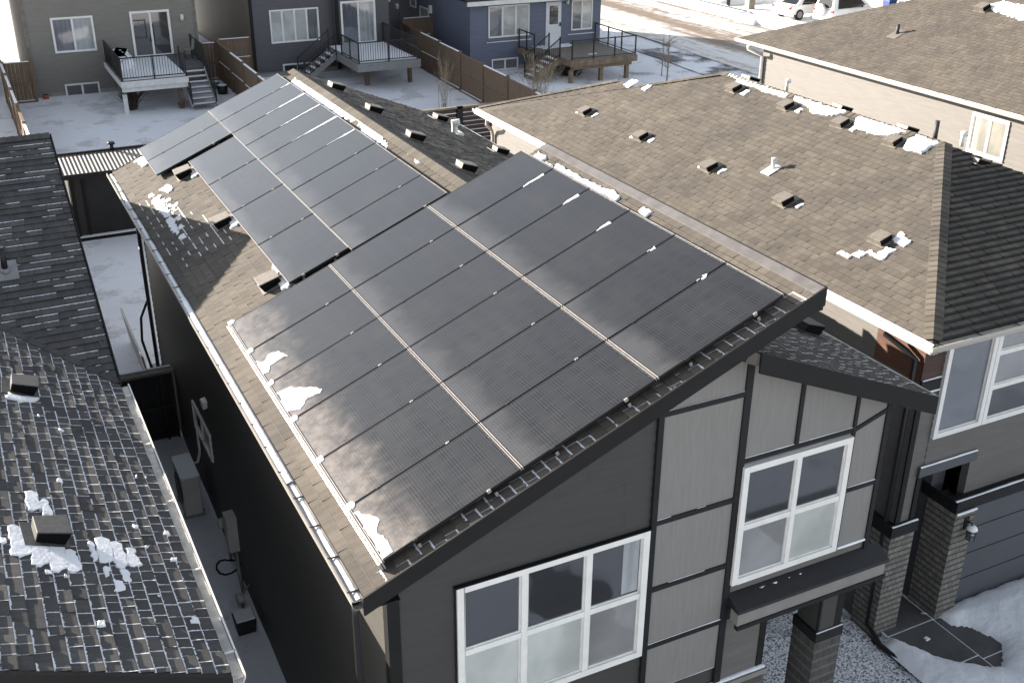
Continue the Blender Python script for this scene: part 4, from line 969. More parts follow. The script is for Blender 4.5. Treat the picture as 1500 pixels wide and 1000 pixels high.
# ================================================================== the far right house
FH = thing('beige_house', 'beige-sided house with a tan shingle roof seen over the brown ridge', 'house', (27, 16, -6))
xe, ze, ya, yb = 22.5, -.45, 8.0, 23.9
w5 = 7.5 / CT
roof_plane('roof', (xe, 0, ze), (0, -1, 0), (CT, 0, ST), [(-yb, 0), (-ya + 1.0, 0), (-ya + 1.0, w5), (-15.8, w5)], 'tan_shingle', FH, lambda u, w: .08)
xr5, zr5 = xe + 7.5, ze + 7.5 * TAN
roof_plane('roof', (xr5, 0, zr5), (0, 1, 0), (-CT, 0, ST), [(7, -w5), (yb - 1, -w5), (15.8, 0), (7, 0)], 'tan_shingle', FH)
mb = MB(); mb.prism([(xe, yb, ze), (xr5, 15.8, zr5 - .02), (xr5 + 7.5, yb - 1, ze)], (0, 0, -.08)); mb.build('roof_back', 'tan_shingle', FH)
gutter('gutter', (xe + .005, 7.0, ze - .012), (xe + .005, yb + .05, ze - .012), (-1, 0, 0), FH, 'cream_metal', w=.14, straps='cream_metal', strap=1.0)
mb = MB(); mb.prism([(22.9, 8, -6.6), (22.9, 22.9, -6.6), (22.9, 22.9, ze - .15), (22.9, 8, ze - .15)], (.15, 0, 0)); mb.build('side_wall', 'beige_siding', FH)
mb = MB(); mb.box(23.05, 37, 22.75, 22.9, -6.6, ze - .15); mb.box(36.9, 37, 8, 22.75, -6.6, ze - .15); mb.box(23.05, 36.9, 8, 8.15, -6.6, ze - .15); mb.build('rear_wall', 'beige_siding', FH)
mb = MB(); mb.prism([(xe, 7.2, ze - .145), (23.0, 7.2, ze - .145), (23.0, yb - .2, ze - .145), (xe, yb - .2, ze - .145)], (0, 0, -.02)); mb.build('soffit', 'grey_metal', FH)
FF = wall_frame((22.9, 0, 0), (0, 1, 0), (-1, 0, 0))
lap_wall(FH, FF, [(8, -6), (22.9, -6), (22.9, ze - .15), (8, ze - .15)], 'beige_lap', .15, .014)
window(FH, FF, 12.08, 13.38, -1.98, -.82, (12.72,), (), ['pane_cream', 'pane_cream'], .08, .05)
mb = MB(); mb.tube([(22.36, 23.1, -.57), (22.36, 23.1, -.7), (22.82, 22.85, -.95), (22.82, 22.85, -5.5)], .06, 8); mb.build('downspout', 'pvc_white', FH)
fz = lambda x: ze + TAN * (x - xe) + .006
x, y = 24.55, 18.37
mb = MB(); mb.tube([(x, y, fz(x) - .1), (x, y, fz(x) + .30)], .055, 10); t = thing('vent_pipe', 'dark vent pipe with a long shadow on the far right roof', 'vent pipe', (x, y, fz(x))); mb.build('pipe', 'vent_dark', t)
mb = MB(); mb.prism([(x - .25, y - .2, fz(x - .25)), (x + .2, y - .2, fz(x + .2)), (x + .2, y + .2, fz(x + .2)), (x - .25, y + .2, fz(x - .25))], (0, 0, .012)); mb.build('flashing', 'vent_tan', t)
vent('vent_tan', (26.55, 16.9, fz(26.55)), (-1, 0), 'box vent on the beige house roof, the farther of two beside its snow drift', G4, 1.1)
vent('vent_tan', (26.3, 14.3, fz(26.3)), (-1, 0), 'box vent past the end of the snow drift on the beige house roof', G4, 1.1)
sn = MB(); snow_patch(sn, V((xe, 0, ze)) + V((-ST, 0, CT)) * .012, (0, -1, 0), (CT, 0, ST), [(-16.5, 4.4), (-14.6, 4.15), (-14.4, 4.6), (-15.2, 4.95), (-16.6, 5.0), (-16.9, 4.7)], .07, .08, seed=3)
solo(sn, 'roof_snow', 'roof_snow', 'white snow drift between two vents on the far right roof', 'snow', (26.5, 15.6, 1.3), kind='stuff')

# ================================================================== the row of houses behind
def g_at(y):
    pts = ((-30, -6.45), (2, -6.45), (15, -5.6), (46, -5.1), (300, -5.1))
    if y <= pts[0][0]: return pts[0][1]
    for (a, za), (b_, zb) in zip(pts, pts[1:]):
        if y <= b_: return za + (zb - za) * (y - a) / (b_ - a)
    return -5.1
def gable(parent, x0, x1, y0, y1, ez, rz_, mat='dark_shingle', ov=.4):
    xm = (x0 + x1) / 2
    mb = MB()
    for a, b_ in ((x0 - ov, xm), (x1 + ov, xm)):
        mb.prism([(a, y0 - ov, ez), (b_, y0 - ov, rz_), (b_, y1 + ov, rz_), (a, y1 + ov, ez)], (0, 0, .12))
    r = mb.build('roof', mat, parent)
    return r
def railing(parent, pts, z, h=.95, sp=.115, name='railing', posts=None, glass=False, r=.028):
    """pts: corner points (x, y) of one straight-sided run at deck height z"""
    mb = MB()
    for (xa, ya_), (xb, yb_) in zip(pts, pts[1:]):
        A, B = V((xa, ya_, z)), V((xb, yb_, z)); D = B - A; n = max(1, round(D.length / 1.35)) if posts is None else posts
        dn = D.normalized(); s_ = V((-dn.y, dn.x, 0)) * .025
        for zz, hh in ((h - .045, .05), (.07, .035)):
            mb.obox(A - s_ + V((0, 0, zz)), D, s_ * 2, (0, 0, hh))
        for k in range(n + 1):
            p = A + D * (k / n); mb.box(p.x - r, p.x + r, p.y - r, p.y + r, z - .02, z + h + .02)
        if not glass:
            m = int(D.length / sp)
            for k in range(1, m):
                p = A + D * (k / m); mb.box(p.x - .009, p.x + .009, p.y - .009, p.y + .009, z + .08, z + h - .04)
    return mb.build(name, 'black_metal', parent)
def stairs(parent, A, run, wdir, width, rise, n, mat_tread, mat_string, snow=True, rail=True):
    """n treads from the top landing edge A, descending along run (unit) with width along wdir"""
    A, Rn, Wd = V(A), V(run).normalized(), V(wdir).normalized(); tr = .27; st = MB(); sn_ = MB(); sg = MB()
    for k in range(n):
        p = A + Rn * (tr * k) - V((0, 0, rise * (k + 1)))
        st.obox(p, Rn * (tr + .02), Wd * width, (0, 0, .04))
        if snow: sn_.obox(p + Wd * .04 + Rn * .06 + V((0, 0, .04)), Rn * (tr - .07), Wd * (width - .08), (0, 0, .03))
    Bt = A + Rn * (tr * n) - V((0, 0, rise * (n + .6)))
    for w in (-.04, width):
        a = A + Wd * w; b_ = Bt + Wd * w; sg = MB()
        sg.prism([a + V((0, 0, .02)), a - V((0, 0, .28)), b_ - V((0, 0, .1)), b_ + Rn * .05 + V((0, 0, .16))], Wd * .04)
        s = sg.build('stringer', mat_string, parent)
    st.build('tread', mat_tread, s)
    if snow: sn_.build('tread_snow', 'snow', s)
    if rail:
        for w in (-.02, width + .02):
            mb = MB()
            a = A + Wd * w; b_ = Bt + Wd * w + V((0, 0, .1)); D = b_ - a
            for zz in (.12, .88): mb.obox(a + V((0, 0, zz)) - Wd * .02, D, Wd * .04, (0, 0, .05))
            for k in range(0, 13):
                p = a + D * (k / 12); mb.box(p.x - .01, p.x + .01, p.y - .01, p.y + .01, p.z + .12, p.z + .9)
            for q in (a, b_): mb.box(q.x - .03, q.x + .03, q.y - .03, q.y + .03, q.z - .1, q.z + .98)
            mb.build('stair_railing', 'black_metal', parent)
    return s
def box_house(parent, x0, x1, y0, y1, z0, z1, fm, sm):
    mb = MB(); mb.box(x0, x1, y0, y0 + .15, z0, z1); mb.build('front_wall', fm, parent)
    mb = MB(); mb.box(x0, x0 + .15, y0 + .15, y1, z0, z1); mb.box(x1 - .15, x1, y0 + .15, y1, z0, z1); mb.box(x0 + .15, x1 - .15, y1 - .15, y1, z0, z1); mb.build('side_wall', sm, parent)
    if fm[:-7] + '_lap' in MT: lap_wall(parent, wall_frame((0, y0, 0), (1, 0, 0), (0, -1, 0)), [(x0, z0), (x1, z0), (x1, z1), (x0, z1)], fm[:-7] + '_lap', .12)
    mb = MB(); mb.box(x0 + .02, x1 - .02, y0 + .025, y1 - .02, z0 - .5, z0); mb.build('foundation', 'foundation', parent)
def wlamp(parent, x, y, z):
    mb = MB(); mb.box(x - .07, x + .07, y - .03, y, z - .12, z + .12); mb.tube([(x, y - .1, z - .14), (x, y - .1, z + .08)], [.05, .07], 8); mb.build('porch_lamp', 'pvc_white', parent)

# --- house straight behind, upper left
h = thing('taupe_house', 'taupe-sided house with a snowy white-edged deck across the back yard', 'house', (4, 50, -5))
box_house(h, .25, 7.77, 45.9, 63, -4.9, 1.6, 'taupe_siding', 'warm_siding'); gable(h, .25, 7.77, 45.9, 63, 1.5, 3.4)
F = wall_frame((0, 45.9, 0), (1, 0, 0), (0, -1, 0))
window(h, F, 1.36, 3.17, -3.17, -1.62, (2.26,), (), ['pane_drape', 'pane_sheer'], .07, .05)
window(h, F, 4.78, 6.57, -3.66, -1.56, (5.68,), (), ['pane_dark', 'pane_dark'], .085, .06, name='patio_door')
window(h, F, 1.52, 3.03, -5.22, -4.58, (2.27,), (), ['pane_dark', 'pane_dark'], .06, .05)
mb = MB(); plate(F, .2, .36, -5, 1.5, 0, .03, mb); mb.build('corner_board', 'greywood', h); mb = MB(); plate(F, 7.66, 7.8, -5, 1.5, 0, .03, mb); mb.build('corner_board', 'greywood', h); wlamp(h, 7.12, 45.87, -1.95)
d = thing('deck', 'small snow-covered deck with white fascia and black railing on the taupe house', 'deck', (4.9, 43, -3.7))
mb = MB(); mb.box(3.40, 6.20, 41.1, 45.88, -3.76, -3.68); mb.box(6.20, 7.35, 42.9, 45.88, -3.76, -3.68); mb.build('deck_floor', 'deck_grey', d)
mb = MB(); mb.box(3.37, 6.22, 41.06, 41.10, -3.96, -3.70); mb.box(3.37, 3.41, 41.1, 45.9, -3.96, -3.70); mb.build('deck_fascia', 'white_paint', d)
mb = MB(); mb.box(3.40, 6.18, 41.14, 41.2, -4.16, -3.97); mb.build('deck_beam', 'white_paint', d)
for x in (3.52, 5.9): mb = MB(); mb.box(x - .09, x + .09, 41.5, 41.68, -5.4, -4.34); mb.build('post', 'white_paint' if x < 4 else 'cedar', d)
railing(d, [(3.46, 45.7), (3.46, 41.16), (6.15, 41.16)], -3.66)
railing(d, [(7.33, 45.6), (7.33, 43.0)], -3.66)
mb = MB(); mb.box(3.5, 6.15, 41.2, 45.8, -3.68, -3.63); mb.build('deck_snow', 'snow', d)
stairs(d, (6.26, 42.85, -3.68), (0, -1, 0), (1, 0, 0), 1.02, .185, 7, 'deck_grey', 'white_paint')
mb = MB(); snow_patch(mb, (0, 0, -3.62), (1, 0, 0), (0, 1, 0), [(3.55, 43.2), (4.4, 43.4), (4.5, 45.6), (3.55, 45.7)], .55, .12)
solo(mb, 'covered_bench', 'snow', 'snow-buried bench heaped against the railing of the taupe house deck', 'bench', (4, 44.5, -3.6))
t = thing('deck_chair', 'grey folding chair at the stair end of the snowy deck', 'chair', (7.1, 44.9, -3.66))
mb = MB(); mb.box(6.85, 7.25, 44.6, 45.0, -3.25, -3.2); mb.build('seat', 'grey_metal', t)
mb = MB(); mb.prism([(7.22, 44.6, -3.2), (7.27, 44.6, -3.2), (7.38, 44.6, -2.65), (7.33, 44.6, -2.65)], (0, .4, 0)); mb.build('backrest', 'grey_metal', t)
for a in (6.88, 7.2):
    for b_ in (44.63, 44.95): mb = MB(); mb.tube([(a, b_, -3.66), (a, b_, -3.22)], .015, 6); mb.build('leg', 'black_metal', t)

# --- dark house in the middle
h = thing('slate_house', 'dark slate-sided house with a raised grey deck behind the solar roof', 'house', (14, 50, -5))
box_house(h, 10.45, 14.66, 46.3, 62, -4.95, 1.7, 'slate_siding', 'warm_siding'); gable(h, 10.45, 19.0, 46.3, 62, 1.6, 3.7)
mb = MB(); mb.box(14.62, 17.42, 45.85, 46.0, -4.95, 1.7); mb.build('bay_wall', 'slate_siding', h)
mb = MB(); mb.box(14.62, 14.76, 46.0, 48.6, -4.95, 1.7); mb.box(17.28, 17.42, 46.0, 48.6, -4.95, 1.7); mb.box(17.42, 19.0, 48.45, 48.6, -4.95, 1.7); mb.box(18.85, 19.0, 48.6, 62, -4.95, 1.7); mb.build('bay_side', 'slate_siding', h)
mb = MB(); mb.box(10.47, 17.4, 45.9, 46.6, -5.5, -4.95); mb.build('foundation', 'foundation', h)
F = wall_frame((0, 46.3, 0), (1, 0, 0), (0, -1, 0))
window(h, F, 11.38, 13.86, -3.58, -1.98, (12.0, 12.62, 13.24), (), ['pane_slats', 'pane_slats', 'pane_slats', 'pane_grey'], .06, .05)
window(h, F, 11.85, 13.4, -5.3, -4.62, (12.62,), (), ['pane_dark', 'pane_dark'], .06, .05)
mb = MB(); plate(F, 10.40, 10.56, -5, 1.6, 0, .04, mb); mb.build('corner_board', 'fascia', h)
F = wall_frame((0, 45.85, 0), (1, 0, 0), (0, -1, 0))
lap_wall(h, F, [(14.62, -4.95), (17.42, -4.95), (17.42, 1.7), (14.62, 1.7)], 'slate_lap', .12)
window(h, F, 14.86, 16.69, -3.84, -1.72, (15.78,), (), ['pane_drape', 'pane_sheer'], .085, .06, name='patio_door'); wlamp(h, 17.1, 45.82, -1.55)
mb = MB(); plate(F, 14.58, 14.76, -5, 1.6, 0, .05, mb); mb.build('corner_board', 'fascia', h)
F = wall_frame((0, 48.45, 0), (1, 0, 0), (0, -1, 0)); window(h, F, 17.6, 18.5, -2.3, -1.2, (18.05,), (), ['pane_grey'], .06, .05); wlamp(h, 18.85, 48.42, -2.55)
d = thing('deck', 'raised grey deck with black railing and timber posts on the slate house', 'deck', (15.5, 43, -3.8))
mb = MB(); mb.box(14.02, 17.10, 41.05, 45.83, -3.92, -3.84); mb.build('deck_floor', 'deck_grey', d)
mb = MB(); mb.box(13.98, 17.14, 41.01, 41.05, -4.22, -3.84); mb.box(13.98, 14.02, 41.05, 45.83, -4.22, -3.84); mb.build('deck_fascia', 'grey_metal', d)
mb = MB(); mb.box(14.1, 17.05, 42.2, 42.36, -4.45, -4.2); mb.build('deck_beam', 'cedar', d)
for x in (14.85, 17.05): mb = MB(); mb.box(x - .09, x + .09, 42.19, 42.37, -5.4, -4.45); mb.build('post', 'cedar', d)
railing(d, [(14.08, 43.6), (14.08, 41.1), (17.04, 41.1), (17.04, 45.75)], -3.82)
mb = MB(); mb.box(14.15, 17.0, 41.2, 45.7, -3.84, -3.80); mb.build('deck_snow', 'snow', d)
stairs(d, (13.95, 44.1, -3.84), (-1, 0, 0), (0, 1, 0), 1.1, .20, 6, 'deck_grey', 'grey_metal')

# --- blue house
h = thing('blue_house', 'blue-sided house with white door and timber deck beside the snowy street', 'house', (24, 47, -5))
box_house(h, 20.5, 28.05, 42.7, 56, -4.95, -1.75, 'blue_siding', 'blue_siding')
mb = MB(); mb.box(20.52, 28.0, 47.0, 56, -1.75, 1.6); mb.build('upper_wall', 'blue_siding', h)
gable(h, 20.5, 28.05, 47.0, 56, 1.5, 3.6)
mb = MB(); mb.prism([(20.2, 42.25, -1.72), (28.4, 42.25, -1.72), (28.4, 47.0, -.1), (20.2, 47.0, -.1)], (0, 0, .12)); mb.build('lower_roof', 'dark_shingle', h)
mb = MB(); mb.box(20.15, 28.45, 42.15, 42.25, -1.80, -1.60); mb.build('gutter', 'white_paint', h)
F = wall_frame((0, 42.7, 0), (1, 0, 0), (0, -1, 0))
window(h, F, 21.51, 23.82, -3.49, -1.93, (22.3, 23.05), (), ['pane_grey', 'pane_slats', 'pane_slats'], .055, .05)
window(h, F, 26.28, 27.54, -3.45, -1.92, (26.9,), (), ['pane_grey', 'pane_slats'], .055, .05)
window(h, F, 21.69, 23.2, -5.14, -4.55, (22.45,), (), ['pane_grey', 'pane_grey'], .055, .05)
mb = MB(); plate(F, 24.78, 25.67, -4.08, -1.93, 0, .04, mb); dr = mb.build('back_door', 'door_white', h, bevel=.006)
mb = MB(); plate(F, 24.98, 25.48, -3.05, -2.12, .035, .045, mb); mb.build('door_pane', 'pane_dark', dr)
mb = MB(); plate(F, 25.57, 25.63, -3.16, -2.98, .04, .10, mb); mb.build('handle', 'black_metal', dr)
mb = MB(); plate(F, 21.4, 23.95, -3.72, -3.68, 0, .06, mb); plate(F, 26.1, 27.8, -3.66, -3.62, 0, .06, mb); mb.build('sill', 'white_paint', h); wlamp(h, 26.0, 42.67, -1.95)
FS = wall_frame((20.5, 0, 0), (0, 1, 0), (-1, 0, 0))
lap_wall(h, FS, [(42.7, -4.95), (56, -4.95), (56, -1.75), (42.7, -1.75)], 'blue_lap', .12)
window(h, FS, 47.95, 49.2, -4.75, -2.72, (), (), ['pane_sheer'], .07, .05, name='side_door'); window(h, FS, 49.7, 50.6, -2.95, -1.9, (), (), ['pane_dark'], .07, .05)
mb = MB(); mb.box(20.35, 20.5, 47.5, 47.7, -2.9, -2.5); mb.build('porch_lamp', 'pvc_white', h)
d = thing('deck', 'timber deck with black railings and snowy stairs on the blue house', 'deck', (25.5, 40, -4))
mb = MB(); mb.box(24.05, 27.75, 38.6, 42.68, -4.14, -4.08); mb.box(23.2, 24.05, 40.9, 42.68, -4.14, -4.08); mb.build('deck_floor', 'deck_board', d)
mb = MB(); mb.box(24.0, 27.8, 38.56, 38.60, -4.38, -4.08); mb.box(24.0, 24.04, 38.6, 40.9, -4.38, -4.08); mb.box(23.16, 23.2, 40.9, 42.68, -4.38, -4.08); mb.box(24.15, 27.6, 38.75, 38.9, -4.58, -4.38); mb.build('deck_fascia', 'cedar_beam', d)
for x, y in ((24.15, 38.82), (25.85, 38.82), (27.35, 38.82)): mb = MB(); mb.box(x - .09, x + .09, y - .09, y + .09, -5.5, -4.58); mb.build('post', 'cedar_beam', d)
railing(d, [(24.1, 38.66), (27.72, 38.66), (27.72, 42.6)], -4.08, glass=True, posts=3)
railing(d, [(23.22, 42.6), (23.22, 40.95)], -4.08, glass=True, posts=2)
mb = MB(); snow_patch(mb, (0, 0, -4.08), (1, 0, 0), (0, 1, 0), [(24.2, 41.7), (26, 41.9), (26.1, 42.6), (24.0, 42.6)], .04, .1); snow_patch(mb, (0, 0, -4.08), (1, 0, 0), (0, 1, 0), [(25.6, 39.6), (26.1, 39.6), (26.1, 39.75), (25.6, 39.72)], .02, .04); mb.build('deck_snow', 'snow', d)
stairs(d, (23.98, 39.7, -4.08), (-1, 0, 0), (0, 1, 0), 1.1, .19, 5, 'deck_board', 'cedar_beam')
# --- sliver of a house beyond the left fence, and houses across the street
h = thing('edge_house', 'pale tan house wall beyond the gate of the taupe house', 'house', (-6, 52, -5))
box_house(h, -9.3, -1.95, 46.5, 57, -4.9, 1.6, 'stucco_tan', 'stucco_tan'); gable(h, -9.3, -1.95, 46.5, 57, 1.5, 3.4)
for nm, lb, x, y0, y1, m in (('cream_house', 'cream house front with a wide garage beyond the parked cars', 53.8, 46.6, 54.0, 'stucco_white'), ('brown_house', 'dark brown house wall right of the recycling bins across the street', 55.5, 36.2, 45.6, 'warm_siding'), ('tan_house', 'tan house across the street beyond the lone tree trunk', 53.5, 57, 66, 'stucco_tan')):
    h = thing(nm, lb, 'house', (x + 4, (y0 + y1) / 2, -5)); mb = MB(); mb.box(x, x + .2, y0, y1, -5.3, 1.2); mb.build('street_wall', m, h)
    mb = MB(); mb.box(x + .2, x + 10, y0, y0 + .2, -5.3, 1.2); mb.box(x + .2, x + 10, y1 - .2, y1, -5.3, 1.2); mb.box(x + 9.8, x + 10, y0 + .2, y1 - .2, -5.3, 1.2); mb.build('side_wall', m, h)
    mb = MB(); ym = (y0 + y1) / 2
    mb.prism([(x - .5, y0 - .4, 1.1), (x - .5, ym, 3.0), (x + 10.5, ym, 3.0), (x + 10.5, y0 - .4, 1.1)], (0, 0, .12)); mb.prism([(x - .5, y1 + .4, 1.1), (x - .5, ym, 3.0), (x + 10.5, ym, 3.0), (x + 10.5, y1 + .4, 1.1)], (0, 0, .12)); mb.build('roof', 'dark_shingle', h)
    FX = wall_frame((x, 0, 0), (0, 1, 0), (-1, 0, 0))
    mb = MB(); plate(FX, y0 + .8, y0 + 5.6, -5.2, -2.9, .0, .05, mb); mb.build('garage_door', 'stucco_tan' if m != 'stucco_tan' else 'white_paint', h)
    mb = MB(); plate(FX, y0 + .5, y0 + .8, -5.2, -2.6, 0, .12, mb); plate(FX, y0 + 5.6, y0 + 5.9, -5.2, -2.6, 0, .12, mb); plate(FX, y0 + .8, y0 + 5.6, -2.9, -2.6, 0, .12, mb); mb.build('garage_trim', 'white_paint', h)

# ================================================================== fences, sheds, yard things
def fence(name, lb, A, B, top, mat, n, snow_top=True, steps=True, h=1.8, grp=None):
    """board fence from A to B (x, y) with n bays; its top follows the ground"""
    A, B = V(A), V(B); D = B - A; dn = D.normalized(); s_ = V((-dn.y, dn.x))
    t = thing(name, lb, 'fence', (A.x, A.y, top(A.y) - h), grp)
    bd = MB(); rls = {0: MB(), -.95: MB(), -1.75: MB()}
    rnd = random.Random(lb)
    for k in range(n):
        a = A + D * (k / n); b_ = A + D * ((k + 1) / n); tp = top((a.y + b_.y) / 2); e = b_ - a; m = max(2, int(e.length / .145))
        for i in range(m):
            p = a + e * (i / m); q = a + e * ((i + .94) / m); j = rnd.uniform(-.012, .012)
            bd.hexa([(p.x - s_.x * .01, p.y - s_.y * .01, tp - h), (q.x - s_.x * .01, q.y - s_.y * .01, tp - h), (q.x + s_.x * (.012 + j), q.y + s_.y * (.012 + j), tp - h), (p.x + s_.x * (.012 + j), p.y + s_.y * (.012 + j), tp - h),
                     (p.x - s_.x * .01, p.y - s_.y * .01, tp), (q.x - s_.x * .01, q.y - s_.y * .01, tp), (q.x + s_.x * (.012 + j), q.y + s_.y * (.012 + j), tp), (p.x + s_.x * (.012 + j), p.y + s_.y * (.012 + j), tp)])
        for zz, w in ((0, .05), (-.95, .035), (-1.75, .04)):
            o_ = V((a.x - s_.x * w, a.y - s_.y * w, tp + zz)); rls[zz].obox(o_, (e.x, e.y, 0), (s_.x * w * 2, s_.y * w * 2, 0), (0, 0, .045 if zz == 0 else .09))
            if snow_top and rnd.random() < (.8 if zz == 0 else .55): sn_ = MB(); sn_.obox(o_ + V((e.x * .04, e.y * .04, .046 if zz == 0 else .091)), (e.x * .9, e.y * .9, 0), (s_.x * w * 1.9, s_.y * w * 1.9, 0), (0, 0, .025)); sn_.build('rail_snow', 'snow', t)
    for k in range(n + 1):
        p = A + D * (k / n); tp = top(p.y); mb = MB(); mb.box(p.x - .06, p.x + .06, p.y - .06, p.y + .06, tp - h - .1, tp + .13); mb.build('post', mat, t)
    bd.build('boards', mat, t)
    for rl in rls.values(): rl.build('rail', mat, t)
    return t
ft = lambda y: g_at(y) + 1.78
fence('board_fence', 'brown board fence between the taupe house and the slate house', (8.72, 46.2), (8.62, 31), ft, 'cedar', 6)
fence('board_fence', 'long brown board fence between the slate house and the blue house', (18.75, 47.4), (18.05, 26), ft, 'cedar', 8, snow_top=True)
fence('board_fence', 'brown board fence ending at the gate beside the taupe house', (-1.0, 45.5), (-1.0, 29), ft, 'cedar', 6)
fence('side_gate', 'short brown fence with gate between the fence line and the slate house', (8.8, 46.4), (10.4, 46.4), lambda y: -3.25, 'cedar', 1)
fence('side_gate', 'short brown fence panel closing the gap beside the taupe house stairs', (7.85, 46.3), (8.65, 46.3), lambda y: -3.35, 'cedar', 1)
fence('side_gate', 'brown gate panel joining the taupe house to its outer fence', (-.95, 45.2), (.2, 45.2), lambda y: -3.35, 'cedar', 1)
fence('side_gate', 'brown fence panel between the slate house and the blue house wall', (18.8, 47.5), (20.45, 47.5), lambda y: -3.1, 'cedar', 1)
fence('board_fence', 'brown board fence hidden behind the frosted roof, between the two back yards', (-2.0, 18.1), (-2.0, 33), ft, 'cedar', 6)  # unseen fence, added to keep the sun off the snow before the shed
# horizontal slat fence behind the brown roof
t = thing('slat_fence', 'dark red-brown slat fence with thin snow lines behind the brown roof corner', 'fence', (13.5, 29.8, -5.4))
mb = MB(); sn_ = MB()
for k in range(11): mb.box(11.4, 16.6, 29.80, 29.83, -5.35 + k * .175, -5.35 + k * .175 + .15)
for k in (1, 2, 4, 5, 7, 9): sn_.box(11.5 + .3 * (k % 3), 16.5 - .5 * (k % 2), 29.785, 29.80, -5.35 + k * .175 + .15, -5.35 + k * .175 + .157)
mb.build('slats', 'dark_wood', t); sn_.build('snow_line', 'snow', t)
for x in (11.4, 14.12, 16.6): mb = MB(); mb.box(x - .12, x + .12, 29.70, 29.80, -5.5, -3.35); mb.build('post', 'black_trim', t)
mb = MB(); mb.box(11.3, 16.7, 29.7, 29.9, -3.43, -3.36); mb.build('cap_rail', 'greywood', t)
# black-fronted shed with a corrugated roof
t = thing('garden_shed', 'black-fronted yard shed under a corrugated plastic roof', 'shed', (1.2, 27, -5.4))
mb = MB(); mb.box(.0, 2.6, 26.60, 26.64, -5.35, -3.40); mb.build('front_panel', 'black_tarp', t)
mb = MB(); mb.box(-.42, -.30, 26.5, 26.62, -5.5, -3.2); mb.box(-.06, .02, 26.55, 26.62, -5.4, -3.3); mb.box(2.6, 2.7, 26.5, 26.62, -5.5, -3.2); mb.box(-.42, 2.7, 26.5, 26.62, -3.38, -3.26); mb.box(-.42, 2.7, 26.45, 26.62, -5.42, -5.30); mb.build('timber_frame', 'fascia', t)
mb = MB(); mb.box(-.30, -.06, 26.6, 26.63, -5.35, -3.3); mb.box(-.44, -.40, 26.62, 28.2, -5.5, -3.25); mb.box(2.68, 2.72, 26.62, 28.2, -5.5, -3.25); mb.box(-.4, 2.68, 28.15, 28.2, -5.5, -3.1); mb.build('side_panel', 'gate_wood', t)
mb = MB(); mb.prism([(-.75, 26.25, -3.21), (2.9, 26.25, -3.21), (2.9, 28.1, -3.10), (-.75, 28.1, -3.10)], (0, 0, .02)); mb.build('shed_roof', 'corrugated', t)
mb = MB(); mb.box(-.78, 2.92, 28.08, 28.16, -3.12, -3.02); mb.box(-.74, 2.9, 26.2, 26.25, -3.34, -3.19); mb.build('roof_edge', 'black_trim', t)
mb = MB(); mb.tube([(1.15, 28.1, -3.1), (1.15, 28.1, -2.86)], .07, 10); mb.tube([(1.15, 28.1, -2.88), (1.15, 28.1, -2.80)], [.13, .10], 10); mb.build('chimney_cap', 'black_metal', t)
mb = MB(); mb.box(-.3, .0, 26.46, 26.6, -3.255, -3.235); mb.box(.25, 1.0, 26.47, 26.6, -3.255, -3.235); mb.box(1.15, 1.6, 26.47, 26.6, -3.255, -3.235); mb.build('beam_snow', 'snow', t); mb = MB(); mb.box(-.4, 1.5, 26.43, 26.58, -5.298, -5.27); mb.build('beam_snow', 'snow', t)
# side yard: gate, fence board, heat pump, meters, box
t = thing('garden_gate', 'dark plank gate in the narrow passage beside the solar house', 'gate', (-.9, 13.6, -5.7))
mb = MB(); mb.box(-2.0, .05, 13.56, 13.60, -5.7, -4.1)
mb.build('planks', 'black_tarp', t)
mb = MB()
for k in range(12): mb.box(-1.98 + k * .168, -1.965 + k * .168, 13.545, 13.56, -5.6, -4.2)
mb.build('batten_strips', 'gate_wood', t)
for z in (-5.66, -4.95): mb = MB(); mb.box(-2.0, .03, 13.52, 13.545, z, z + .07); mb.build('rail', 'gate_wood', t)
for x in (-.22, .0): mb = MB(); mb.box(x, x + .05, 13.49, 13.56, -5.75, -4.1); mb.build('post', 'gate_wood', t)
mb = MB(); mb.box(-2.02, .08, 13.45, 13.72, -4.1, -4.04); mb.build('cap_board', 'greywood', t)
mb = MB(); mb.box(-2.0, .05, 13.66, 13.71, -4.04, -4.02); mb.build('cap_snow', 'snow', t)
t = solo((lambda m: (m.prism([(-.16, 15.6, -5.6), (-.16, 18.6, -5.6), (-.30, 18.6, -4.55), (-.30, 15.6, -4.6)], (.05, 0, 0)), m)[1])(MB()), 'leaning_panel', 'ac_paint', 'long pale panel leaning along the back corner of the solar house', 'panel', (-.2, 17, -5.5), bevel=.01)
mb = MB(); mb.box(-.05, .25, 15.9, 16.3, -5.7, -5.2); mb.box(-.02, .22, 16.4, 16.7, -5.7, -5.35); solo(mb, 'storage_crate', 'grey_metal', 'grey crates stacked behind the leaning panel', 'crate', (.1, 16.2, -5.6), bevel=.02)
mb = MB(); mb.tube([(.0, 15.45, -3.2), (-.18, 15.5, -3.6), (-.22, 15.6, -4.2), (-.1, 15.7, -4.9), (.0, 15.7, -5.2)], .03, 8); solo(mb, 'coiled_hose', 'rubber', 'black hose looping down at the back corner of the solar house', 'hose', (0, 15.6, -4))
t = thing('heat_pump', 'grey outdoor heat pump unit in the narrow side yard', 'heat pump', (-.3, 10.9, -5.8))
mb = MB(); mb.box(-.48, -.14, 10.42, 11.32, -5.78, -4.92); mb.build('casing', 'ac_paint', t, bevel=.02)
mb = MB(); mb.tube([(-.485, 10.87, -5.35), (-.50, 10.87, -5.35)], .33, 20); mb.build('fan_grille', 'black_metal', t)
for y in (10.55, 11.2): mb = MB(); mb.box(-.5, -.1, y - .04, y + .04, -5.95, -5.78); mb.build('foot', 'grey_metal', t)
mb = MB(); mb.box(-.49, -.13, 10.41, 11.33, -4.92, -4.89); mb.build('top_snow', 'snow', t)
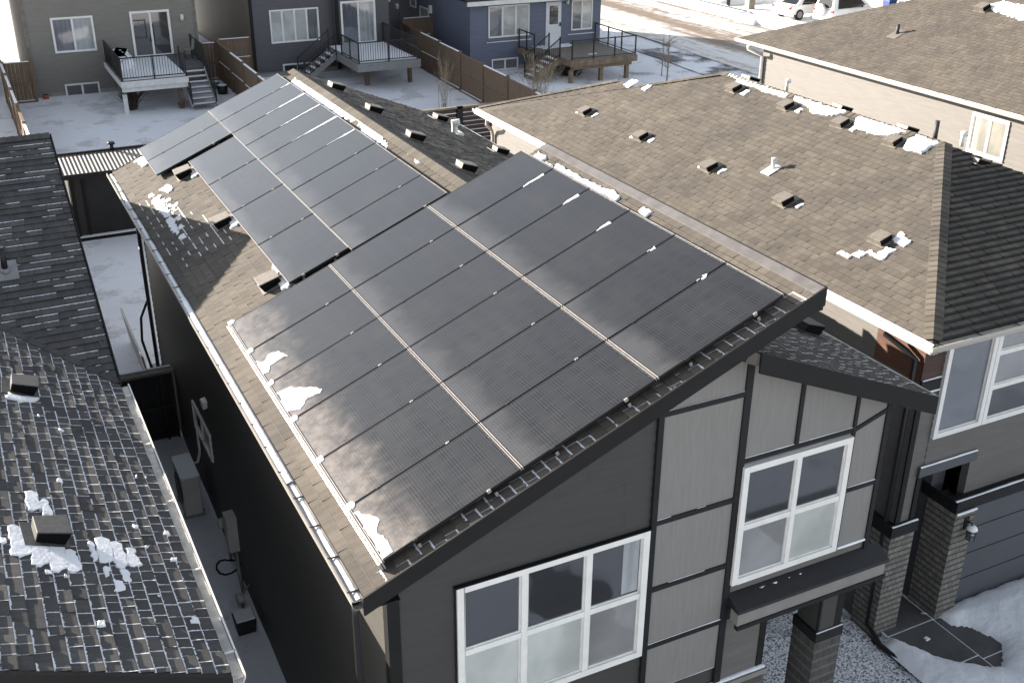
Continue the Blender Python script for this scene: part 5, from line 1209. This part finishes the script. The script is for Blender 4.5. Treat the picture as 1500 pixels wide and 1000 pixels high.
mb = MB(); mb.tube([(-.16, 11.2, -5.1), (.0, 11.25, -5.1), (.08, 11.3, -4.9), (.08, 11.3, -4.2)], .03, 8); mb.build('line_set', 'pvc_white', t)
t = thing('utility_meter', 'grey electricity meter box with conduit on the dark side wall', 'meter', (0, 8.4, -5))
mb = MB(); mb.box(-.10, .09, 8.25, 8.55, -5.35, -4.62); mb.build('meter_box', 'ac_paint', t, bevel=.01)
mb = MB(); mb.tube([(-.02, 8.9, -5.1), (-.14, 8.9, -5.1)], .10, 14); mb.build('meter_dial', 'ac_paint', t)
mb = MB(); mb.tube([(.02, 8.3, -5.3), (.0, 8.1, -5.7), (.0, 7.9, -6.2)], .035, 8); mb.tube([(.02, 8.9, -5.2), (.02, 8.95, -6.1)], .03, 8); mb.build('conduit', 'grey_metal', t)
mb = MB(); mb.tube([(.0 + -.12 - .22 * math.sin(a * .5236), 8.45 + .22 * math.cos(a * .5236) , -5.75 + .03 * math.sin(a)) for a in range(13)], .02, 6); mb.build('cable_loop', 'rubber', t)
t = thing('gas_regulator', 'small grey gas regulator with pipes low on the dark side wall', 'regulator', (-.1, 7.6, -6))
mb = MB(); mb.tube([(-.08, 7.55, -5.85), (-.20, 7.55, -5.85)], .11, 12); mb.build('regulator_body', 'ac_paint', t)
mb = MB(); mb.tube([(-.1, 7.6, -6.25), (-.1, 7.6, -5.8), (.08, 7.7, -5.7)], .025, 8); mb.build('pipe', 'grey_metal', t)
t = thing('planter_box', 'dark square planter with a cap of snow at the foot of the side wall', 'planter', (-.2, 7.1, -6.1))
mb = MB(); mb.hexa([(-.34, 6.92, -6.25), (-.06, 6.92, -6.25), (-.06, 7.2, -6.25), (-.34, 7.2, -6.25), (-.38, 6.88, -5.84), (-.02, 6.88, -5.84), (-.02, 7.24, -5.84), (-.38, 7.24, -5.84)]); mb.build('tub', 'black_metal', t, bevel=.01)
mb = MB(); mb.box(-.36, -.04, 6.9, 7.22, -5.84, -5.81); mb.build('snow_top', 'snow', t)
for x, y, z, m, lb, r in ((8.1, 44.7, -5.12, 'teal', 'teal plastic tub in the corner between stairs and fence', .2), (8.15, 43.5, -5.14, 'black_metal', 'black tub with snow on it nearer the solar roof by the fence', .26), (.62, 45.6, -5.12, 'orange', 'small orange pot at the foot of the taupe house wall', .14)):
    t = thing('garden_tub', lb, 'tub', (x, y, z)); mb = MB(); mb.tube([(x, y, z - .05), (x, y, z + r * 1.5)], [r * .85, r], 14); mb.build('tub_body', m, t)
    mb = MB(); mb.tube([(x, y, z + r * 1.5), (x, y, z + r * 1.62)], [r * .95, r * .6], 12); mb.build('snow_top', 'snow' if m != 'orange' else 'dead_leaf', t)
# dead plants
def twigs(x, y, z, n, hgt, spread, rnd, r=.012, fork=2):
    mb = MB()
    for i in range(n):
        a = rnd.random() * 6.283; s_ = rnd.random() * spread; hh = hgt * rnd.uniform(.45, 1)
        bx, by = x + rnd.gauss(0, spread * .18), y + rnd.gauss(0, spread * .18)
        P = [V((bx, by, z - .05)), V((bx + math.cos(a) * s_ * .35, by + math.sin(a) * s_ * .35, z + hh * .5)), V((bx + math.cos(a) * s_, by + math.sin(a) * s_, z + hh))]
        mb.tube(P, [r, r * .75, r * .3], 4, cap=False)
        for k in range(fork):
            q = P[1] + (P[2] - P[1]) * rnd.uniform(0, .8); b2 = a + rnd.uniform(-1.2, 1.2)
            mb.tube([q, q + V((math.cos(b2) * s_ * .3 + .05, math.sin(b2) * s_ * .3, hh * rnd.uniform(.12, .3)))], [r * .6, r * .2], 4, cap=False)
    return mb
rnd = random.Random(9)
solo(twigs(16.4, 36.6, -5.25, 26, 2.4, .6, rnd, .007, 4), 'dead_shrub', 'straw', 'tall pale dead stems in the snowy yard behind the solar roof', 'shrub', (16.4, 36.6, -5.25))
solo(twigs(20.4, 35.2, -5.25, 64, 2.5, 1.1, rnd, .008, 4), 'dead_shrub', 'straw', 'clump of tall straw-coloured stems at the end of the long fence', 'shrub', (20.4, 35.2, -5.25))
solo(twigs(2.6, 33.0, -5.3, 22, .9, .8, rnd, .010), 'dead_shrub', 'twig', 'thin bare twigs in the snow just above the tail of the solar array', 'shrub', (2.6, 33, -5.3))
solo(twigs(3.85, 42.2, -5.15, 110, .95, .55, rnd, .022, 3), 'dead_shrub', 'dead_leaf', 'dark brown dead bush at the front corner of the taupe house deck', 'shrub', (3.85, 42.2, -5.15))
solo(twigs(5.9, 41.6, -5.15, 26, .45, .35, rnd, .014), 'dead_shrub', 'dead_leaf', 'small dead plants under the edge of the taupe house deck', 'shrub', (5.9, 41.6, -5.15))
solo(twigs(24.9, 40.3, -5.15, 90, .5, 1.0, rnd, .02, 3), 'dead_shrub', 'dead_leaf', 'tangle of dead brush under the timber deck of the blue house', 'shrub', (24.9, 40.3, -5.15))
def bare_tree(x, y, z, hgt, lb, seed, r=.045, levels=3, mat='twig'):
    rnd = random.Random(seed); t = thing('bare_tree', lb, 'tree', (x, y, z)); tr = MB(); cr = MB()
    tr.tube([(x, y, z - .1), (x + .03, y, z + hgt * .4), (x, y + .04, z + hgt * .75), (x + .04, y, z + hgt)], [r, r * .75, r * .4, r * .12], 6)
    def br(p, d, l, rr_, lv):
        q = p + d * l; cr.tube([p, p + d * l * .5 + V((0, 0, l * .06)), q], [rr_, rr_ * .7, rr_ * .35], 4, cap=False)
        if lv > 0:
            for k in range(3):
                nd = (d + V((rnd.gauss(0, .45), rnd.gauss(0, .45), rnd.gauss(.15, .25)))).normalized(); br(p + d * l * rnd.uniform(.35, 1), nd, l * .6, rr_ * .55, lv - 1)
    for k in range(14):
        f = rnd.uniform(.22, .9); a = rnd.random() * 6.283
        br(V((x, y, z + hgt * f)), V((math.cos(a), math.sin(a), .75)).normalized(), hgt * .24 * (1.15 - f), r * .38, levels - 1)
    tr.build('trunk', mat, t); cr.build('branches', mat, t)
bare_tree(28.3, 36.6, -5.2, 2.7, 'slender bare sapling rising above the back edge of the brown roof', 3)
bare_tree(29.2, 38.4, -5.2, 2.2, 'smaller bare sapling in the side lawn of the blue house', 5, .03)
bare_tree(44.6, 53.6, -5.1, 6.5, 'street tree with a dark trunk across the snowy road', 8, .15, mat='bark')
t = thing('utility_pillar', 'short beige utility post in the snow across the street', 'post', (46.2, 53.3, -5.1))
mb = MB(); mb.box(45.95, 46.45, 53.05, 53.55, -5.2, -3.4); mb.build('post_body', 'stucco_tan', t, bevel=.03); mb = MB(); mb.box(45.88, 46.52, 52.98, 53.62, -3.4, -3.3); mb.build('post_cap', 'stucco_white', t)

# ================================================================== parked cars and bins
def car(name, lb, x, y, z, heading, suv):
    t = thing(name, lb, 'car', (0, 0, 0), 'white cars parked across the street')
    Lc, W = (4.4, 1.78) if suv else (4.6, 1.76); hb = .98 if suv else .88; hr = 1.68 if suv else 1.42
    body = [(0, .35), (.02, .62), (.06, hb), (1.1, hb + .03), (3.2, hb), (Lc - .12, hb - .20), (Lc, .62), (Lc - .03, .32)]
    def slab(mb, prof, wa, wb, z0=None):
        n = len(prof); zs = [p[1] for p in prof]; a, b_ = min(zs), max(zs)
        wd = lambda zz: wa + (wb - wa) * ((zz - a) / (b_ - a))
        Lf = [V((p[0], wd(p[1]), p[1])) for p in prof]; Rt = [V((p[0], -wd(p[1]), p[1])) for p in prof]
        mb.face(Lf); mb.face(list(reversed(Rt)))
        for i in range(n): j = (i + 1) % n; mb.face([Lf[j], Lf[i], Rt[i], Rt[j]])
    mb = MB(); slab(mb, body, W / 2, W / 2 - .06)
    cab = [(.08, hb), (.22, hr - .06), (.5, hr), (2.2, hr), (2.55, hr - .1), (3.35, hb)] if suv else [(.55, hb), (1.25, hr - .08), (1.6, hr), (2.4, hr), (2.75, hr - .1), (3.5, hb)]
    slab(mb, cab, W / 2 - .05, W / 2 - .22); bd = mb.build('body', 'car_white', t, bevel=.05)
    gl = MB()
    for s_ in (1, -1):
        w0, w1 = W / 2 - .045, W / 2 - .165
        xa, xb, xc, xd = (.45, .55, 2.25, 2.95) if suv else (1.0, 1.35, 2.4, 3.05)
        gl.prism([(xa, s_ * w0, hb + .05), (xd, s_ * w0, hb + .05), (xc, s_ * w1, hr - .10), (xb, s_ * w1, hr - .10)], (0, s_ * .012, 0))
    c0, c1 = cab[0], cab[1]
    gl.prism([(c0[0] + .02, -.62, c0[1] + .08), (c0[0] + .02, .62, c0[1] + .08), (c1[0] - .02, .55, c1[1] - .06), (c1[0] - .02, -.55, c1[1] - .06)], (-.015, 0, .003))
    gl.prism([(cab[-1][0] - .03, -.66, hb + .06), (cab[-1][0] - .03, .66, hb + .06), (cab[-2][0] + .03, .55, cab[-2][1] - .03), (cab[-2][0] + .03, -.55, cab[-2][1] - .03)], (.02, 0, .01))
    gl.build('windows', 'car_glass', bd)
    for xx in (.85, Lc - .85):
        for s_ in (1, -1):
            w = MB(); w.tube([(xx, s_ * (W / 2 - .2), .33), (xx, s_ * (W / 2 + .01), .33)], .335, 18); wo = w.build('wheel', 'rubber', t)
            w = MB(); w.tube([(xx, s_ * (W / 2 + .005), .33), (xx, s_ * (W / 2 + .02), .33)], .21, 14); w.build('rim', 'grey_metal', wo)
    for s_ in (1, -1):
        m2 = MB(); m2.box(-.015, .12, min(s_ * .68, s_ * .86), max(s_ * .68, s_ * .86), hb - .16, hb - .04); m2.build('tail_lamp', 'lamp_red', t)
        m2 = MB(); m2.box(2.55, 2.70, min(s_ * .86, s_ * 1.0), max(s_ * .86, s_ * 1.0), hb + .05, hb + .18); m2.build('mirror', 'car_white', t)
    m2 = MB(); m2.box(-.03, .05, -.8, .8, .30, .52); m2.build('bumper', 'car_white', t, bevel=.03)
    if suv:
        m2 = MB(); m2.tube([(-.20, .1, .92), (-.17, .1, .92), (.02, .1, .92)], [.28, .36, .36], 22); m2.build('spare_wheel_cover', 'car_white', t)
        m2 = MB()
        for s_ in (.55, -.55): m2.tube([(.5, s_, hr - .01), (.6, s_, hr + .06), (2.0, s_, hr + .06), (2.1, s_, hr - .01)], .022, 6)
        m2.build('roof_rail', 'black_metal', t)
    t.location = (x, y, z); t.rotation_euler = (0, 0, heading)
car('parked_car', 'white off-road wagon with a round spare wheel cover on its tail', 46.3, 46.2, -5.1, R(3), True)
car('parked_car', 'white sedan parked behind a snow bank beside the off-road wagon', 45.3, 49.0, -5.1, R(3), False)
for x, y, m, lb in ((52.6, 47.0, 'bin_blue', 'blue recycling bin beside the garage across the street'), (53.0, 46.0, 'bin_green', 'green wheelie bin right of the blue bin across the street')):
    t = thing('wheelie_bin', lb, 'bin', (x, y, -5.1)); mb = MB(); mb.hexa([(x - .26, y - .26, -5.0), (x + .26, y - .26, -5.0), (x + .26, y + .26, -5.0), (x - .26, y + .26, -5.0), (x - .33, y - .32, -4.1), (x + .33, y - .32, -4.1), (x + .33, y + .32, -4.1), (x - .33, y + .32, -4.1)]); mb.build('bin_body', m, t, bevel=.03)
    mb = MB(); mb.prism([(x - .38, y - .35, -4.1), (x + .36, y - .35, -4.1), (x + .36, y - .35, -4.0), (x - .38, y - .35, -4.04)], (0, .7, 0)); mb.build('lid', m, t, bevel=.02)
    for s_ in (-.24, .24): mb = MB(); mb.tube([(x + .25, y + s_ - .04, -5.0), (x + .25, y + s_ + .04, -5.0)], .11, 12); mb.build('wheel', 'rubber', t)
    mb = MB(); mb.box(x - .36, x + .34, y - .33, y + .33, -4.0, -3.95); mb.build('lid_snow', 'snow', t)

# ================================================================== ground, roads, sky, light, camera
def grid_sheet(name, x0, x1, y0, y1, nx, ny, zf, mat, kind='structure'):
    vs, fs = [], []
    for j in range(ny + 1):
        for i in range(nx + 1):
            x = x0 + (x1 - x0) * i / nx; y = y0 + (y1 - y0) * j / ny; vs.append((x, y, zf(x, y)))
    for j in range(ny):
        for i in range(nx):
            a = j * (nx + 1) + i; fs.append((a, a + 1, a + nx + 2, a + nx + 1))
    me = bpy.data.meshes.new(name); me.from_pydata(vs, [], fs); me.materials.append(MT[mat]); me.polygons.foreach_set('use_smooth', [True] * len(fs))
    o = bpy.data.objects.new(name, me); COL.objects.link(o); o['kind'] = kind
    return o
xs = [-900, -400, -150, -60] + [-20 + i * 1.0 for i in range(81)] + [90, 150, 400, 900]
ys = [-900, -400, -150, -60] + [-30 + i * 1.0 for i in range(101)] + [100, 150, 400, 900]
vs = [(x, y, g_at(y) + .05 * noise.noise(V((x * .35, y * .35, 0)))) for y in ys for x in xs]
nx = len(xs); fs = [(j * nx + i, j * nx + i + 1, (j + 1) * nx + i + 1, (j + 1) * nx + i) for j in range(len(ys) - 1) for i in range(nx - 1)]
me = bpy.data.meshes.new('ground'); me.from_pydata(vs, [], fs); me.materials.append(MT['packed_snow']); me.polygons.foreach_set('use_smooth', [True] * len(fs))
gd = bpy.data.objects.new('ground', me); COL.objects.link(gd); gd['kind'] = 'structure'
gs = lambda x, y: g_at(y) + .05 * noise.noise(V((x * .35, y * .35, 0)))
grid_sheet('road', 33.6, 42.2, -60, 140, 10, 120, lambda x, y: g_at(y) + .085, 'slush')
grid_sheet('side_lawn', 28.2, 33.2, 24, 60, 8, 36, lambda x, y: gs(x, y) + .012 + .02 * noise.noise(V((x, y, 5))), 'lawn_snow')
grid_sheet('side_lawn', 18.9, 28.2, 24, 42.6, 10, 20, lambda x, y: gs(x, y) + .012 + .02 * noise.noise(V((x, y, 5))), 'lawn_snow')
grid_sheet('road_shoulder', 31.2, 34.4, 20, 44, 6, 40, lambda x, y: g_at(y) + .06 + .02 * noise.noise(V((x, y, 9))), 'wet_asphalt')
grid_sheet('garden_bed', 5.35, 9.75, -4, 6.1, 24, 40, lambda x, y: gs(x, y) + .03 + .03 * noise.noise(V((x * 3, y * 3, 2))), 'mulch_snow')
grid_sheet('garden_bed', -6, 5.3, -5, -.4, 24, 12, lambda x, y: gs(x, y) + .03, 'mulch_snow')
grid_sheet('street', -80, 120, -21, -12, 60, 4, lambda x, y: -6.40, 'slush')
# front walk of the house to the right: slabs with thin joints, half under snow
wk = MB()
for (x0, x1, y0, y1) in ((10.0, 11.06, 2.10, 4.2), (10.0, 11.06, 1.05, 2.09), (11.07, 12.2, .95, 2.09), (10.0, 11.06, -1.2, 1.04), (11.07, 17, -6, .94), (10.0, 11.06, -6, -1.21), (12.21, 17, .95, 2.2)):
    wk.box(x0 + .008, x1 - .008, y0 + .008, y1 - .008, -6.6, -6.335)
o = wk.build('walkway', 'concrete', None, bevel=.008); o['kind'] = 'structure'
jt = MB(); jt.box(9.98, 17, -6, 4.2, -6.6, -6.346); o = jt.build('walkway_joints', 'snow', None); o['kind'] = 'structure'
dw = MB()
for (x0, x1, y0, y1) in ((2.2, 4.6, -3.6, -.5), (4.62, 7.0, -3.6, -.5), (2.2, 4.6, -7.2, -3.62), (4.62, 7.0, -7.2, -3.62), (2.2, 4.6, -12, -7.22), (4.62, 7.0, -12, -7.22)): dw.box(x0, x1, y0, y1, -6.6, -6.37)
o = dw.build('driveway', 'concrete', None, bevel=.008); o['kind'] = 'structure'
dr = MB()
snow_patch(dr, (0, 0, -6.37), (1, 0, 0), (0, 1, 0), [(1.8, -12), (3.2, -12), (4.6, -8.4), (4.3, -7.0), (5.1, -6.2), (4.6, -5.2), (4.9, -4.4), (4.2, -3.4), (3.1, -2.4), (2.6, -.6), (1.8, -.6)], .14, .12, .12, 15)
snow_patch(dr, (0, 0, -6.37), (1, 0, 0), (0, 1, 0), [(5.9, -12), (9.0, -12), (9.0, -4.2), (6.6, -3.1), (5.9, -4.2), (6.3, -5.2), (5.6, -6.2), (6.1, -7.2), (5.4, -8.6)], .16, .14, .12, 16)
def drift(mb, outline, base, H, soft, cell, seed, rag=.10):
    """soft heap of snow inside an outline: a height sheet that dips under the ground at its ragged edge"""
    n = len(outline)
    def sd(x, y):
        d = 1e9; ins = False
        for i in range(n):
            ax, ay = outline[i]; bx, by = outline[(i + 1) % n]; ex, ey = bx - ax, by - ay
            t_ = max(0, min(1, ((x - ax) * ex + (y - ay) * ey) / (ex * ex + ey * ey))); d = min(d, math.hypot(x - ax - ex * t_, y - ay - ey * t_))
            if (ay > y) != (by > y) and x < ax + ex * (y - ay) / (by - ay): ins = not ins
        return d if ins else -d
    x0 = min(p[0] for p in outline) - .2; x1 = max(p[0] for p in outline) + .2; y0 = min(p[1] for p in outline) - .2; y1 = max(p[1] for p in outline) + .2
    nx_, ny_ = int((x1 - x0) / cell), int((y1 - y0) / cell); P = {}
    for i in range(nx_ + 1):
        for j in range(ny_ + 1):
            x, y = x0 + i * cell, y0 + j * cell
            d = sd(x, y) + rag * (noise.noise(V((x * 3, y * 3, seed))) + .6 * noise.noise(V((x * 9, y * 9, seed))))
            t_ = max(0, min(1, (d + .04) / (soft + .04))); P[i, j] = (V((x, y, base - .025 + (H + .025) * math.sqrt(t_ * (2 - t_)) + (.02 * noise.noise(V((x * 2, y * 2, 7))) + .012 * noise.noise(V((x * 7, y * 7, 3)))) * t_)), d)
    for i in range(nx_):
        for j in range(ny_):
            q = [P[i, j], P[i + 1, j], P[i + 1, j + 1], P[i, j + 1]]
            if max(k[1] for k in q) > -.05: mb.face([k[0] for k in q], smooth=True)
drift(dr, [(11.22, 2.06), (11.6, 2.2), (17, 2.2), (17, -3), (9.78, -3), (9.78, 1.9), (10.0, 2.0), (10.12, 1.75), (10.3, 1.35), (10.6, 1.0), (10.9, .75), (11.15, .60), (11.42, .78), (11.72, 1.10), (11.6, 1.42), (11.5, 1.70), (11.25, 1.85)], -6.335, .16, .45, .06, 5, .055)
drift(dr, [(10.3, 2.75), (10.5, 2.7), (10.95, 2.85), (10.9, 2.98), (10.4, 3.0)], -6.335, .05, .12, .04, 7, .04)
for i, (x, y) in enumerate(((10.55, 1.75), (11.02, 2.28), (11.95, .98))): snow_patch(dr, (0, 0, -6.335), (1, 0, 0), (0, 1, 0), [(x - .05, y - .04), (x + .06, y - .03), (x + .05, y + .04), (x - .05, y + .04)], .03, .03, .03, 9 + i)
o = dr.build('driveway_snow', 'snow', None); o['kind'] = 'structure'
# clumped snow by the pier and dusty edges of the drifts
t = MB(); t.tube([(9.72, 2.2, -6.38), (9.80, 1.0, -6.42), (10.1, -1.5, -6.42)], .035, 6); o = t.build('garden_edging', 'black_metal', None); tag(o, 'black edging strip between the garden bed and the snowy driveway', 'edging')
# drifts left of the road and beyond it
dm = MB()
for i, (x, y, a, b_, hh) in enumerate(((43.2, 44, 1.0, 5, .5), (43.3, 56, .9, 6, .45), (44.5, 40.5, 1.6, 2, .5), (31.6, 52, .8, 6, .2), (47.5, 57, 2.5, 2, .3), (42.9, 49.0, .9, 1.5, .35))):
    snow_patch(dm, (x, y, g_at(y) + .03), (1, 0, 0), (0, 1, 0), [(-a, -b_), (a * .4, -b_ * 1.1), (a, -b_ * .3), (a * .8, b_), (-a * .5, b_ * 1.1), (-a, b_ * .2)], hh, .25, .4, i)
o = dm.build('roadside_snow', 'snow', None); o['kind'] = 'structure'

SUN = V((-.601, .745, .288)).normalized()        # towards the sun
el = math.asin(SUN.z); az = math.atan2(SUN.x, SUN.y)
w = bpy.data.worlds.new('World'); scene.world = w; w.use_nodes = True
nt = w.node_tree; nt.nodes.clear()
sky = nt.nodes.new('ShaderNodeTexSky'); sky.sky_type = 'NISHITA'; sky.sun_disc = False
sky.sun_elevation = el; sky.sun_rotation = az; sky.altitude = 1000; sky.air_density = 1.0; sky.dust_density = 1.2; sky.ozone_density = 1.0
bg = nt.nodes.new('ShaderNodeBackground'); bg.inputs[1].default_value = .084
wo = nt.nodes.new('ShaderNodeOutputWorld'); hs = nt.nodes.new('ShaderNodeHueSaturation'); hs.inputs['Saturation'].default_value = .42; nt.links.new(sky.outputs[0], hs.inputs['Color']); nt.links.new(hs.outputs[0], bg.inputs[0]); nt.links.new(bg.outputs[0], wo.inputs[0])
ld = bpy.data.lights.new('Sun', 'SUN'); ld.energy = 5.0; ld.angle = R(.53); ld.color = (1, .91, .80)
lo = bpy.data.objects.new('Sun', ld); COL.objects.link(lo); lo.rotation_euler = SUN.to_track_quat('Z', 'Y').to_euler()

cd = bpy.data.cameras.new('Camera'); cam = bpy.data.objects.new('Camera', cd); COL.objects.link(cam)
cd.sensor_width = 36; cd.lens = 1619.35 / 1500 * 36; cd.clip_end = 3000; cd.clip_start = .1
ca, cb, cc = -.467461, 1.124984, .007149
RZ = Matrix.Rotation(ca, 3, 'Z'); RX = Matrix.Rotation(cb, 3, 'X'); RC = Matrix.Rotation(cc, 3, 'Z')
cam.matrix_world = Matrix.Translation((-2.9527, -8.6694, 6.7809)) @ (RZ @ RX @ RC).to_4x4()
scene.camera = cam
scene.view_settings.view_transform = 'Standard'; scene.view_settings.look = 'None'; scene.view_settings.exposure = 1.87; scene.view_settings.gamma = 1
scene.cycles.max_bounces = 5; scene.cycles.use_denoising = True
